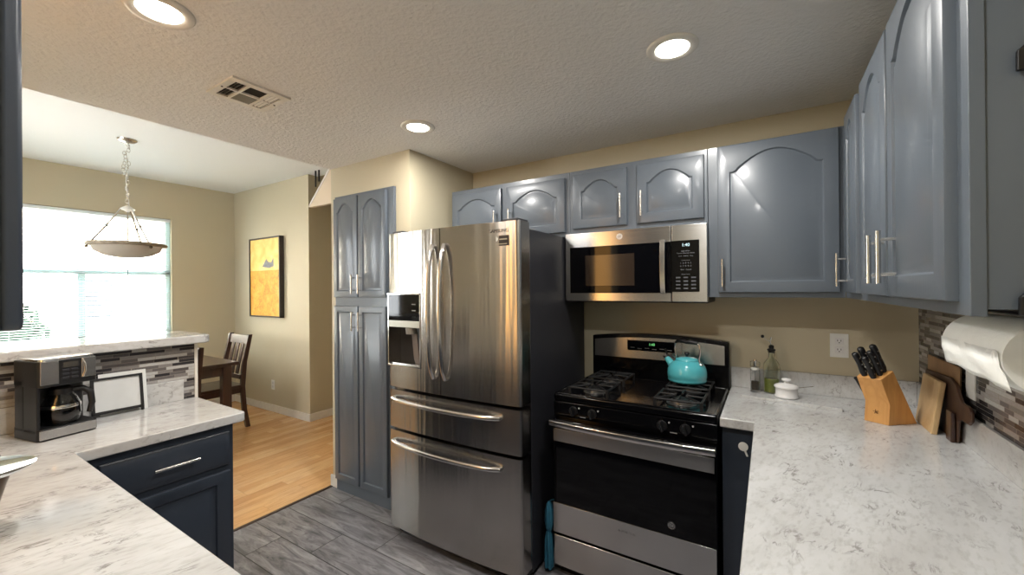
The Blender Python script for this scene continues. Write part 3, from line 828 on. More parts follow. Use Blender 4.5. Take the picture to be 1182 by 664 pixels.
# ------------------------------------------------------------------ kettle on the rear right burner
kx, ky, kz = -.365, 2.325, .9605
t = thing('kettle', 'glossy turquoise kettle with black handle on the rear right burner', 'kettle', (kx, ky, kz))
kp_ = [(.086, 0), (.094, .004), (.097, .012), (.0945, .020), (.098, .026), (.098, .045), (.095, .065), (.087, .084), (.073, .100), (.057, .108), (.055, .112)]
bd = MB().lathe(kp_, (kx, ky, kz), 48).build('body', TEAL, t, ang=60)
MB().lathe([(.056, .110), (.057, .114), (.050, .121), (.030, .127), (.004, .129)], (kx, ky, kz), 40).build('lid', TEAL, t, ang=60)
MB().lathe([(.007, .127), (.006, .136), (.011, .140), (.014, .146), (.011, .152), (.002, .154)], (kx, ky, kz), 20).build('lid_knob', BLACK, t)
dh = Vector((.93, -.37, 0)).normalized()       # handle plane, spout side is -dh
K = Vector((kx, ky, kz))
sp = MB().tube([K - dh * .070 + Vector((0, 0, .060)), K - dh * .098 + Vector((0, 0, .088)), K - dh * .120 + Vector((0, 0, .112))], [.026, .019, .014], 16).build('spout', TEAL, t)
MB().tube([K - dh * .119 + Vector((0, 0, .110)), K - dh * .125 + Vector((0, 0, .120))], [.016, .015], 16).build('spout_cap', BLACK, sp)
MB().tube([K - dh * .122 + Vector((0, 0, .118)), K - dh * .118 + Vector((0, 0, .132)), K - dh * .128 + Vector((0, 0, .158))], [.004, .005, .0045], 8).build('whistle_lever', BLACK, sp)
MB().tube([K - dh * .118 + Vector((0, 0, .122)), K - dh * .085 + Vector((0, 0, .118)), K - dh * .062 + Vector((0, 0, .104))], [.004, .005, .005], 8).build('lever_arm', BLACK, sp)
arc = [(-.066, .100), (-.064, .135), (-.070, .165), (-.068, .192), (-.056, .205)]
arc2 = [(.056, .205), (.070, .193), (.074, .170), (.070, .140), (.066, .120), (.070, .096)]
MB().tube([K + dh * a + Vector((0, 0, b)) for a, b in arc], .0042, 10).build('handle_bracket', CHROME, t)
MB().tube([K + dh * a + Vector((0, 0, b)) for a, b in arc2], .0042, 10).build('handle_bracket', CHROME, t)
MB().tube([K + dh * a + Vector((0, 0, b)) for a, b in ((-.064, .199), (-.050, .208), (-.02, .210), (.0, .205), (.02, .208), (.05, .206), (.062, .200))], [.006, .0105, .012, .010, .012, .0105, .006], 12).build('handle', BLACK, t, ang=60)
MB().sphere(K + dh * .076 + Vector((0, 0, .094)), .011, 12, 1, 1, .8).build('rivet', CHROME, t)

# ------------------------------------------------------------------ small things on the right worktop
Zt = Z1
t = thing('oil_bottle', 'green tinted glass oil bottle with black pourer against the back upstand', 'bottle', (.014, 2.478, Zt))
GG = mat_glass('green_glass', (.93, .965, .90, 1))
p_ = [(.034, 0), (.037, .004), (.037, .13), (.034, .150), (.022, .168), (.0145, .178), (.0135, .205), (.016, .207), (.016, .212)]
ins = [(.012, .212), (.0105, .205), (.011, .180), (.019, .166), (.031, .148), (.034, .13), (.034, .008), (.030, .006)]
MB().lathe(p_ + ins, (.014, 2.478, Zt), 32).build('glass', GG, t, ang=60)
MB().lathe([(.0335, .007), (.0335, .075), (.002, .0755)], (.014, 2.478, Zt), 28).build('oil', plain('olive_oil', srgb(118, 128, 48), .15), t)
pr_ = MB().lathe([(.010, .205), (.013, .213), (.019, .216), (.019, .222), (.011, .226), (.012, .238), (.006, .244)], (.014, 2.478, Zt), 20).build('pourer', BLACK, t)
MB().tube([(.014, 2.478, Zt + .24), (.010, 2.474, Zt + .262), (.014, 2.470, Zt + .285)], [.004, .0035, .003], 10).build('spout_tube', CHROME, pr_)
MB().tube([(.012, 2.476, Zt + .262), (-.006, 2.47, Zt + .268), (-.020, 2.468, Zt + .284)], .002, 8).build('cap_arm', CHROME, pr_)
MB().sphere((-.024, 2.467, Zt + .287), .0085, 12).build('cap', BLACK, pr_)
t = thing('pepper_mill', 'clear acrylic pepper grinder with white collar left of the oil bottle', 'pepper mill', (-.058, 2.455, Zt))
ACR = mat_glass('clear_acrylic', (.96, .97, .97, 1), ior=1.3)
MB().lathe([(.0225, 0), (.023, .004), (.0225, .112), (.0195, .114), (.0195, .012), (.002, .010)], (-.058, 2.455, Zt), 28).build('body', ACR, t)
MB().lathe([(.018, .013), (.018, .055), (.002, .057)], (-.058, 2.455, Zt), 24).build('peppercorns', plain('peppercorns', srgb(70, 60, 50), .8, noise=.6, nscale=260), t)
MB().lathe([(.016, .112), (.019, .116), (.019, .124), (.012, .130)], (-.058, 2.455, Zt), 24).build('collar', PLASTW, t)
MB().lathe([(.0225, .130), (.0228, .155), (.0205, .156), (.0205, .132)], (-.058, 2.455, Zt), 24).build('cap', ACR, t)
MB().lathe([(.006, .126), (.006, .156), (.009, .160), (.008, .166), (.002, .168)], (-.058, 2.455, Zt), 16).build('top_nut', CHROME, t)
MB().cyl((-.058, 2.455, Zt + .01), (-.058, 2.455, Zt + .13), .0025, 8).build('shaft', CHROME, t)
t = thing('lidded_dish', 'small white ceramic butter pot with knobbed lid in front of the oil bottle', 'dish', (.074, 2.405, Zt))
cx, cy = .074, 2.405
MB().lathe([(.045, 0), (.050, .003), (.050, .010), (.046, .014), (.0465, .046), (.050, .050)], (cx, cy, Zt), 36).build('pot', CERAM, t, ang=60)
ld_ = MB().lathe([(.051, .050), (.052, .055), (.048, .061), (.030, .068), (.011, .071), (.009, .078)], (cx, cy, Zt), 36).build('lid', CERAM, t, ang=60)
MB().lathe([(.009, .076), (.017, .081), (.021, .087), (.018, .092), (.004, .094)], (cx, cy, Zt), 28).build('knob', CERAM, ld_, ang=60)
MB().tube([(cx + .045, cy + .012, Zt + .048), (cx + .085, cy + .03, Zt + .054), (cx + .11, cy + .04, Zt + .057)], [.002, .0018, .0025], 8).build('spoon_handle', NICKEL, t)
t = thing('marble_strip', 'thin marble offcut strip lying on the worktop in front of the small pot', 'slab', (.075, 2.268, Zt))
v1, v2 = Vector((-.118, 2.30, 0)), Vector((.270, 2.244, 0)); dd_ = (v2 - v1).normalized(); nn = Vector((-dd_.y, dd_.x, 0))
MB().prism([Vector((v1.x, v1.y, Zt)), Vector((v2.x, v2.y, Zt)), Vector((v2.x, v2.y, Zt)) + nn * .022, Vector((v1.x, v1.y, Zt)) + nn * .022], (0, 0, .013)).build('strip', MARBLE, t, .0015)

# knife block: side profile swept across its width
P0 = Vector((.394, 2.113, Zt)); dx = Vector((.751, .660, 0)).normalized(); wx = Vector((.328 - .394, 2.153 - 2.113, 0)).normalized()
t = thing('knife_block', 'honey coloured slanted wooden knife block at the right worktop corner', 'knife block', P0)
prof = [(0, 0), (.133, 0), (.022, .212), (-.034, .179), (.006, .080)]
WB = .079
bk = MB().prism([P0 + dx * a + Vector((0, 0, b)) for a, b in prof], wx * WB).build('block', BLOCKW, t, .002)
e = MB()
for i in range(5):
    a = math.radians(i * 72 + 10); e.tube([P0 + wx * .040 + Vector((0, 0, .045)) - dx * .0008, P0 + wx * (.040 + .009 * math.cos(a)) + Vector((0, 0, .045 + .009 * math.sin(a))) - dx * .0008], .0009, 6)
e.build('burned_mark', plain('burned_ink', srgb(70, 44, 20), .7), bk)
sl = (Vector((0, 0, .212)) + dx * .022 - dx * .133).normalized()
topa = P0 + dx * -.034 + Vector((0, 0, .179)); topb = P0 + dx * .022 + Vector((0, 0, .212)); tn = topb - topa
side = sl.cross(wx).normalized()
def knife(u, v, ln, wd, label):
    """u across the width 0..1, v from the low to the high edge of the slanted top"""
    b = topa + tn * v + wx * WB * u
    k_ = thing('knife', label, 'knife', b - sl * .004, group='knives standing in the block')
    m_ = MB(); lo = []
    for s_, f_ in ((0, .8), (.15, 1), (.5, .86), (.85, 1.0), (.96, .95), (1, .6)):
        c_ = b + sl * (ln * s_) + side * (-.004 * math.sin(s_ * 3))
        lo.append([c_ + wx * (.0115 * f_ * math.cos(a)) + side * (wd * 1.12 * f_ * math.sin(a)) for a in [2 * PI * i / 14 for i in range(14)]])
    m_.loops(lo).build('handle', BLACK, k_, ang=60)
    for s_ in (.2, .5, .78):
        c_ = b + sl * (ln * s_)
        MB().cyl(c_ - wx * .0124, c_ + wx * .0124, .0028, 10).build('rivet', CHROME, k_)
    MB().cyl(b + sl * ln * .985, b + sl * (ln * 1.01), .006, 12).build('end_cap', CHROME, k_)
knife(.78, .24, .100, .012, 'black handled knife, front pair on the left of the block')
knife(.70, .62, .110, .013, 'black handled knife, rear of the left pair in the block')
knife(.36, .12, .092, .011, 'black handled knife, lowest at the front right of the block')
knife(.28, .49, .104, .012, 'black handled knife, middle of the right row in the block')
knife(.30, .86, .116, .013, 'black handled knife, tallest at the back of the block')
ks = thing('kitchen_scissors', 'black handled sharpening steel sticking out left behind the block', 'tool', P0 + wx * .090 + Vector((0, 0, .01)))
q0 = P0 + wx * .090 + dx * .05
MB().tube([q0 + Vector((0, 0, .03)), q0 + Vector((0, 0, .11)) - dx * .03], .006, 10).build('wooden_sheath', mat_wood('reddish_wood', [(.3, srgb(140, 84, 44)), (.7, srgb(166, 104, 58))]), ks)
MB().tube([q0 + Vector((0, 0, .11)) - dx * .03, q0 + Vector((0, 0, .16)) - dx * .062, q0 + Vector((0, 0, .17)) - dx * .068], [.007, .008, .010], 10).build('handle', BLACK, ks)
ks.name = 'sharpening_steel'

# cutting boards leaning on the right wall
def lean_board(name, label, y0, y1, xb_, lean, h, th, mat, pts=None, group=None, z0=Zt):
    t_ = thing(name, label, 'cutting board', (xb_, (y0 + y1) / 2, z0), group=group)
    d_ = Vector((math.sin(lean), 0, math.cos(lean))); n_ = Vector((-math.cos(lean), 0, math.sin(lean)))
    pp_ = pts or [(y0, 0), (y1, 0), (y1, h), (y0, h)]
    base = Vector((xb_, 0, z0)) + n_ * 0
    MB().prism([base + Vector((0, y, 0)) + d_ * v for y, v in pp_], -n_ * th).build('board', mat, t_, .004, seg=3)
    return t_
lean_board('cutting_board', 'small pale maple cutting board in front of the darker boards', 2.072, 2.262, .500, math.radians(7.5), .195, .018, MAPLE)
lean_board('cutting_board', 'very dark paddle shaped cutting board between the pale board and the wall', 1.9, 2.3, .5455, math.radians(.6), .26, .009, WALNUT,
           [(2.00, .0), (2.33, .0), (2.33, .20), (2.06, .215), (2.01, .20), (1.975, .165), (1.955, .150), (1.90, .150), (1.88, .135), (1.88, .105), (1.90, .09), (1.955, .09), (1.985, .08)])
lean_board('cutting_board', 'brown wooden cutting board tallest and last in the stack by the mosaic', 2.02, 2.35, .5575, math.radians(.6), .258, .007, TANW)
lean_board('wooden_trivet', 'dark reddish wood trivet block at the foot of the paddle board', 1.995, 2.045, .531, math.radians(1), .105, .012, DKWOOD)

# paper towels under the right cabinet
xa_, za_, Rr = .398, 1.332, .064
t = thing('paper_towel_roll', 'white paper towel roll mounted under the right wall cabinet', 'paper towels', (xa_, 1.17, za_))
def ringy(r, y): return [(xa_ + r * math.cos(2 * PI * i / 48), y, za_ + r * math.sin(2 * PI * i / 48)) for i in range(48)]
ro = MB()
ro.loops([ringy(.021, 1.035), ringy(Rr - .003, 1.030), ringy(Rr, 1.036), ringy(Rr + .0015, 1.17), ringy(Rr, 1.302), ringy(Rr - .003, 1.31), ringy(.021, 1.306), ringy(.021, 1.035)], False, False)
ro.build('roll', PAPER, t, ang=50)
MB().loops([ringy(.0205, 1.034), ringy(.0205, 1.307), ringy(.018, 1.307), ringy(.018, 1.034), ringy(.0205, 1.034)], False, False).build('cardboard_core', CARD, t)
fl = []
for i, (a, b) in enumerate(((xa_ - Rr - .001, za_ + .012), (xa_ - Rr - .002, za_ - .012), (xa_ - Rr + .003, za_ - .024), (xa_ - Rr + .008, za_ - .038), (xa_ - Rr + .012, za_ - .046))):
    fl.append((a, b))
f_ = MB(); ny = 12
grid = [[f_.bm.verts.new((a + .003 * math.sin(j * 1.1 + i), 1.034 + (1.305 - 1.034) * j / ny - (.004 * i if j == 0 else 0), b - .008 * (i / 4) * (1 - j / ny) + .001 * math.sin(j * 2))) for j in range(ny + 1)] for i, (a, b) in enumerate(fl)]
for i in range(4):
    for j in range(ny): f_.bm.faces.new((grid[i][j], grid[i + 1][j], grid[i + 1][j + 1], grid[i][j + 1]))
fo = f_.build('loose_sheet', PAPER, t); sm = fo.modifiers.new('th', 'SOLIDIFY'); sm.thickness = .0008
MB().cyl((xa_, 1.005, za_), (xa_, 1.335, za_), .008, 12).build('rod', BLACK, t)
MB().box(xa_ - .012, xa_ + .012, 1.327, 1.335, za_ - .012, ZU0 + .001).box(xa_ - .012, xa_ + .012, 1.003, 1.011, za_ - .012, ZU0 + .001).box(xa_ - .02, xa_ + .02, 1.003, 1.335, ZU0 - .004, ZU0).build('holder', BLACK, t, .002)

# black brackets on the near end panel of the right cabinet
for z0_, z1_, lb in ((1.797, 1.843, 'black metal wall bracket high on the end of the right cabinet'), (1.409, 1.452, 'black metal wall bracket low on the end of the right cabinet')):
    t = thing('bracket', lb, 'bracket', (.37, .98, z0_), group='black brackets on the cabinet end')
    MB().prism([(.338, .9805, z0_), (.338, .9805, z1_ - .014), (.352, .9805, z1_), (.42, .9805, z1_), (.42, .9805, z0_)], (0, -.008, 0)).build('plate', BLACK, t, .002)
    MB().cyl((.385, .974, (z0_ + z1_) / 2), (.385, .955, (z0_ + z1_) / 2), .006, 12).build('pin', BLACK, t)

# outlets ------------------------------------------------------------------
def outlet(label, c, U, N, group=None, w_=.036, h=.058):
    c, U, N = Vector(c), Vector(U), Vector(N); V_ = Vector((0, 0, 1))
    t_ = thing('wall_outlet', label, 'outlet', c)
    MB().obox(c + N * .0025, U * w_, N * .0025, V_ * h).build('cover_plate', PLASTW, t_, .0015)
    for s_ in (-1, 1):
        f2 = MB().obox(c + N * .0055 + V_ * s_ * .0215, U * .0165, N * .0012, V_ * .0150).build('socket', CERAM, t_, .001)
        m_ = MB()
        for q in (-1, 1): m_.obox(c + N * .0067 + V_ * (s_ * .0215 + .003) + U * q * .0065, U * .0013, N * .0004, V_ * .004)
        m_.obox(c + N * .0067 + V_ * (s_ * .0215 - .007), U * .0022, N * .0004, V_ * .0022)
        m_.build('slots', BLACK, f2)
outlet('white duplex outlet on the tan wall between oil bottle and knife block', (.295, YB, 1.165), (1, 0, 0), NB)
outlet('small white outlet low on the dining wall beneath the yellow painting', (-5.06, YA, .322), (1, 0, 0), NB)
t = thing('wall_outlet', 'white outlet plate on the mosaic half hidden behind the paper towel sheet', 'outlet', (XR - .009, 2.0, 1.13))
B(XR - .013, XR - .008, 1.945, 2.015, 1.075, 1.190).build('cover_plate', PLASTW, t, .0015)

# ------------------------------------------------------------------ left worktop things
CA = math.radians(12)
t = thing('coffee_maker', 'black and steel drip coffee maker on the left worktop corner', 'coffee maker', (-2.232, .345, Zt), CA)
def L(mb, n, m, par=None, bv=0.0, **k): return mb.build(n, m, par or t, bv, world=False, **k)
DW, DD, HH = .168, .182, .300      # local: x to the front, y across, z up; front face at x = 0
def rbox(x0, x1, y0, y1, z0, z1, r=.02): return MB().prism(rounded_rect(x0, x1, y0, y1, r, z0), (0, 0, z1 - z0))
L(rbox(-DD, -.085, 0, DW, .03, .22, .025), 'water_tank', BLACK, None, .003)
L(rbox(-DD, 0, 0, DW, 0, .044, .02), 'base', BLACK, None, .004)
L(rbox(-DD, 0, 0, DW, .196, .291, .02), 'brew_head', BLACK, None, .003, seg=3)
L(B(-.10, -.012, 0, .010, .03, .20), 'side_wall', BLACK, None, .002)
L(rbox(-DD + .005, -.006, .006, DW - .006, .290, HH, .02), 'lid', plain('window_sheen_lid', srgb(215, 218, 220), .10, .9), None, .0015)  # lid coloured pale to carry the bright window reflection
L(B(-.006, .0015, .006, .055, .206, .290), 'steel_panel', STEELV, None, .001)
L(B(-.006, .0015, DW - .050, DW - .008, .216, .290), 'steel_panel', STEELV, None, .001)
L(B(-.006, .0015, .004, DW - .006, .007, .040), 'base_trim', STEELV, None, .001)
cpn = L(B(-.006, .001, .057, DW - .052, .214, .290), 'control_panel', BLACK, None, .001)
L(B(0, .002, .066, .108, .262, .282), 'clock_display', plain('lcd_grey', srgb(66, 64, 60), .2), cpn)
for i in range(3):
    for j in range(2): L(B(0, .003, .063 + j * .025, .083 + j * .025, .218 + i * .0145, .227 + i * .0145), 'button', DKGREY, cpn, .002)
L(MB().tube([(.003, DW - .048, .288), (.006, DW - .040, .268), (.006, DW - .038, .24), (.003, DW - .046, .218)], .0022, 8), 'chrome_curve', CHROME)
CG = mat_glass('smoked_carafe', (.55, .55, .57, 1))
CY = .084
cr = thing('coffee_carafe', 'round glass coffee carafe with black handle standing inside the coffee maker', 'carafe', Vector((-2.232, .345, Zt + .0445)) + Matrix.Rotation(CA, 3, 'Z') @ Vector((-.060, CY, 0)), CA)
L(MB().lathe([(.044, 0), (.048, .003), (.056, .035), (.054, .070), (.044, .095), (.034, .110), (.031, .118), (.029, .118), (.031, .110), (.042, .093), (.052, .069), (.054, .035), (.046, .006)], (0, 0, 0), 36), 'glass', CG, cr, ang=60)
L(MB().lathe([(.045, .007), (.0535, .035), (.0525, .052), (.002, .0525)], (0, 0, 0), 30), 'coffee', plain('black_coffee', srgb(16, 10, 8), .05), cr)
L(MB().lathe([(.033, .112), (.034, .132), (.024, .142), (.003, .144)], (0, 0, 0), 28), 'lid', BLACK, cr)
L(MB().lathe([(.0552, .062), (.056, .066), (.0535, .074), (.053, .072)], (0, 0, 0), 36), 'band', CHROME, cr)
hh = Vector((.42, .9, 0)).normalized(); zv = lambda q: Vector((0, 0, q))
L(MB().tube([hh * .030 + zv(.122), hh * .058 + zv(.124), hh * .080 + zv(.104), hh * .084 + zv(.062), hh * .076 + zv(.026)], [.010, .011, .011, .010, .008], 12), 'handle', BLACK, cr, ang=60)

# picture frame and white sheet leaning on the mosaic
t = thing('photo_frame', 'black frame around a blank white sheet leaning against the peninsula upstand', 'picture frame', (-2.455, .64, Zt))
FRK = plain('black_frame', srgb(28, 26, 26), .4)
lean = math.radians(9); dz = Vector((-math.sin(lean), 0, math.cos(lean))); nx = Vector((math.cos(lean), 0, math.sin(lean)))
o0 = Vector((-2.455, 0, Zt))
def fb(y0, y1, v0, v1, th, off=0.0):
    m_ = MB(); m_.prism([o0 + Vector((0, y0, 0)) + dz * v0 + nx * off, o0 + Vector((0, y1, 0)) + dz * v0 + nx * off, o0 + Vector((0, y1, 0)) + dz * v1 + nx * off, o0 + Vector((0, y0, 0)) + dz * v1 + nx * off], nx * th); return m_
fm = MB()
for a, b, c, d in ((.530, .702, .012, .024), (.530, .702, .158, .168), (.530, .541, .012, .168), (.692, .703, .0, .168)):
    q = fb(a, b, c, d, .012); tm = bpy.data.meshes.new('q'); q.bm.to_mesh(tm); fm.bm.from_mesh(tm); q.bm.free()
fm.build('frame', FRK, t, .0015)
fb(.538, .695, .02, .162, .004, .002).build('backing', plain('blank_sheet', srgb(214, 214, 212), .25), t)
t = thing('white_card', 'plain white card standing behind the black photo frame', 'card', (-2.48, .64, Zt))
o0 = Vector((-2.470, 0, Zt))
fb(.56, .722, .0, .182, .002).build('card', plain('white_card', srgb(226, 226, 222), .6), t)

# steel dish on a tapered foot, cut by the left edge of the view
t = thing('pedestal_dish', 'shiny steel dish with brown knob on a dark tapered foot by the left edge', 'dish', (-1.515, .138, Zt))
dcx, dcy = -1.515, .138
MB().lathe([(.026, 0), (.028, .004), (.034, .05), (.046, .10), (.058, .138), (.05, .138)], (dcx, dcy, Zt), 32).build('foot', plain('dark_bronze', srgb(70, 52, 34), .3, .6), t, ang=60)
dsx = MB().lathe([(.045, .130), (.076, .133), (.092, .141), (.093, .144), (.087, .143), (.06, .141), (.004, .140)], (dcx, dcy, Zt), 40).build('dish', plain('polished_steel', (.75, .80, .84, 1), .06, 1, 0), t, ang=60)
MB().lathe([(.014, .141), (.020, .148), (.036, .158), (.038, .168), (.028, .178), (.004, .181)], (dcx, dcy, Zt), 28).build('knob', plain('brown_knob', srgb(112, 84, 66), .2, coat=.6), t, ang=60)

# ------------------------------------------------------------------ ceiling fittings
def downlight(label, x, y):
    t_ = thing('recessed_light', label, 'ceiling light', (x, y, ZC), group='recessed ceiling lights')
    MB().lathe([(.092, 0), (.092, -.004), (.086, -.010), (.072, -.012), (.060, -.006), (.060, .0)], (x, y, ZC), 48).build('trim_ring', WHITE, t_, ang=50)
    MB().lathe([(.0595, -.001), (.058, -.0075), (.02, -.0085), (.002, -.0086)], (x, y, ZC), 40).build('lens', LENS, t_)
    l = bpy.data.lights.new('lamp', 'AREA'); l.shape = 'DISK'; l.size = .11; l.energy = LAMP_W; l.color = (1, .975, .93)
    o_ = bpy.data.objects.new('lamp', l); C.objects.link(o_); o_.parent = t_; o_.location = (0, 0, -.015)
downlight('round recessed ceiling light at the top edge by the left cabinet', -1.637, .515)
downlight('round recessed ceiling light above the microwave and range', -.296, 1.622)
downlight('round recessed ceiling light above the refrigerator and pantry', -1.631, 1.645)
downlight('round recessed ceiling light overhead near the camera', -.30, .52)

t = thing('ceiling_vent', 'square white air vent with louvres in the textured ceiling', 'vent', (-2.0, .95, ZC))
vx0, vx1, vy0, vy1 = -2.123, -1.880, .831, 1.076
gr = MB()
for a, b, c, d in ((vx0, vx1, vy0, vy0 + .026), (vx0, vx1, vy1 - .026, vy1), (vx0, vx0 + .03, vy0 + .026, vy1 - .026), (vx1 - .03, vx1, vy0 + .026, vy1 - .026), (-2.006, -1.996, vy0 + .026, vy1 - .026), (vx0 + .03, -2.006, .905, .915), (-1.996, vx1 - .03, .905, .915), (vx0 + .03, -2.006, .995, 1.005), (-1.996, vx1 - .03, .995, 1.005)):
    gr.box(a, b, c, d, ZC - .010, ZC - .0005)
gr.build('grille_frame', WHITE, t, smooth=False)
B(vx0 + .02, vx1 - .02, vy0 + .02, vy1 - .02, ZC - .002, ZC - .0004).build('duct', plain('dark_duct', srgb(40, 38, 34), .8), t)
lv = MB()
for (a, b) in ((-2.093, -2.006), (-1.996, -1.910)):
    for k in range(3):
        lv.obox(((a + b) / 2, .868 + k * .0155 + .137, ZC - .006), ((b - a) / 2, 0, 0), (0, .0035, -.003), (0, .0004, .0006))
        lv.obox(((a + b) / 2, .870 + k * .014, ZC - .006), ((b - a) / 2, 0, 0), (0, .0022, .003), (0, .0004, .0006))
lv.build('louvres', WHITE, t)
B(-2.093, -2.006, .915, .995, ZC - .008, ZC - .0065).build('damper_plate', plain('damper_grey_metal', srgb(120, 118, 108), .6), t)  # plain grey plate across one field of the grille
MB().cyl((-2.0, .842, ZC - .010), (-2.0, .842, ZC - .012), .004, 10).build('screw', DKGREY, t)
MB().cyl((-2.0, 1.064, ZC - .010), (-2.0, 1.064, ZC - .012), .004, 10).build('screw', DKGREY, t)

# ------------------------------------------------------------------ pendant in the dining room
px, py = -4.58, 1.215
t = thing('pendant_lamp', 'bowl pendant lamp hanging on a chain before the dining window', 'pendant lamp', (px, py, ZD))
MB().lathe([(.066, 0), (.064, -.010), (.050, -.020), (.02, -.026), (.008, -.034)], (px, py, ZD), 32).build('canopy', NICKEL, t, ang=60)
chn = MB(); zz = ZD - .036; k = 0
while zz > 2.19:
    if k % 2: ax_, bx_ = Vector((1, 0, 0)), Vector((0, 0, 1))
    else: ax_, bx_ = Vector((0, 1, 0)), Vector((0, 0, 1))
    off = Vector((.010 * math.sin(k * .9), .012 * math.sin(k * 1.3), 0)) if zz > 2.45 else Vector((0, .004 * math.sin(k * 1.7), 0))
    chn.tube([Vector((px, py, zz)) + off + ax_ * (.010 * math.cos(a)) + bx_ * (.019 * math.sin(a)) for a in [2 * PI * i / 12 for i in range(12)]], .0026, 6, True)
    zz -= .027; k += 1
chn.build('chain', NICKEL, t)
loop2 = MB(); zz = 2.62; k = 0
while zz > 2.44:
    loop2.tube([Vector((px + .012, py - .022 + .008 * math.sin(k), zz)) + Vector((0, .010 * math.cos(a), .017 * math.sin(a))) for a in [2 * PI * i / 12 for i in range(12)]], .0026, 6, True)
    zz -= .028; k += 1
loop2.build('spare_chain', NICKEL, t)
MB().tube([(px + .004, py + .010 * math.sin(i * .8), ZD - .03 - i * .055) for i in range(11)], .002, 6).build('cord', PLASTW, t)
MB().lathe([(.008, 2.185), (.020, 2.178), (.046, 2.160), (.050, 2.150), (.03, 2.146), (.006, 2.130)], (px, py, 0), 28).build('hub', WHITE, t, ang=60)
MB().cyl((px, py, 2.14), (px, py, 1.80), .004, 8).build('stem', NICKEL, t)
RB = .245
for a in (20, 140, 260):
    c_, s_ = math.cos(math.radians(a)), math.sin(math.radians(a))
    am = MB().tube([(px + .04 * c_, py + .04 * s_, 2.158), (px + .13 * c_, py + .13 * s_, 2.005), (px + (RB - .02) * c_, py + (RB - .02) * s_, 1.86)], .0065, 8).build('arm', NICKEL, t)
    MB().sphere((px + .13 * c_, py + .13 * s_, 2.005), .014, 10).build('leaf_joint', NICKEL, am)
    MB().sphere((px + (RB + .0) * c_, py + (RB + .0) * s_, 1.828), .012, 10).build('finial', plain('aged_bronze', srgb(110, 96, 76), .4, .5), am)
MB().lathe([(RB - .012, 1.838), (RB + .008, 1.842), (RB + .014, 1.855), (RB + .004, 1.868), (RB - .014, 1.864)], (px, py, 0), 64).build('rim', plain('weathered_wood_rim', srgb(150, 136, 116), .5, noise=.25, nscale=30), t, ang=60)
ALA = NT('alabaster_glass'); tr_ = ALA.n('ShaderNodeBsdfTranslucent'); tr_.inputs[0].default_value = (.95, .93, .9, 1); mx_ = ALA.n('ShaderNodeMixShader'); mx_.inputs[0].default_value = .9
ALA.color(ALA.ramp(ALA.noise(ALA.pos(), 9, 4), [(.3, srgb(226, 222, 214)), (.7, srgb(246, 244, 240))])); ALA.set(Roughness=.25)
ALA.l(ALA.b.outputs[0], mx_.inputs[1]); ALA.l(tr_.outputs[0], mx_.inputs[2]); ALA.l(mx_.outputs[0], ALA.t.nodes['Material Output'].inputs[0])
MB().lathe([(RB - .014, 1.856), (.21, 1.80), (.15, 1.765), (.08, 1.748), (.01, 1.744), (.01, 1.75), (.08, 1.754), (.15, 1.771), (.205, 1.806), (RB - .02, 1.858)], (px, py, 0), 56).build('bowl', ALA.m, t, ang=60)

# ------------------------------------------------------------------ painting
t = thing('painting', 'tall narrow golden yellow canvas in a black frame on the dining wall', 'painting', (-5.15, YA, 1.6))
ax0, ax1, az0, az1 = -5.50, -4.805, 1.135, 2.098
FRB = plain('dark_brown_frame', srgb(44, 32, 24), .45)
m_ = MB()
for a, b, c, d in ((ax0, ax0 + .018, az0, az1), (ax1 - .018, ax1, az0, az1), (ax0, ax1, az0, az0 + .018), (ax0, ax1, az1 - .018, az1)):
    m_.box(a, b, YA - .055, YA - .001, c, d)
m_.build('frame', FRB, t, .002)
cv = NT('golden_abstract_canvas'); x, y, z_ = cv.sep(cv.pos()); p = cv.pos()
skyc = cv.ramp(cv.noise(p, 6, 5, .6, .6), [(.3, srgb(226, 180, 84)), (.6, srgb(242, 208, 122)), (.8, srgb(248, 226, 160))])
gnd = cv.ramp(cv.noise(p, 8, 6, .7, 1.2), [(.3, srgb(196, 130, 30)), (.5, srgb(226, 162, 48)), (.75, srgb(240, 190, 84))])
crk = cv.math('LESS_THAN', cv.math('ABSOLUTE', cv.math('SUBTRACT', cv.noise(p, 5, 6, .65, 1.5), .5)), .008)
gnd = cv.mix(cv.math('MULTIPLY', crk, .6), gnd, srgb(120, 74, 20))
cv.color(cv.mix(cv.math('LESS_THAN', z_, 1.70), skyc, gnd)); cv.set(Roughness=.6); cv.bump(cv.noise(p, 40, 4), .3, .003)
B(ax0 + .015, ax1 - .015, YA - .045, YA - .002, az0 + .015, az1 - .015).build('canvas', cv.m, t)
SHD = plain('grey_blue_paint', srgb(128, 128, 130), .7, noise=.25, nscale=30)
MB().prism([(-5.20, YA - .0452, 1.745), (-5.11, YA - .0452, 1.835), (-5.07, YA - .0452, 1.80), (-5.0, YA - .0452, 1.79), (-4.955, YA - .0452, 1.84), (-4.95, YA - .0452, 1.745), (-5.05, YA - .0452, 1.725)], (0, -.002, 0)).build('house_motif', SHD, t)

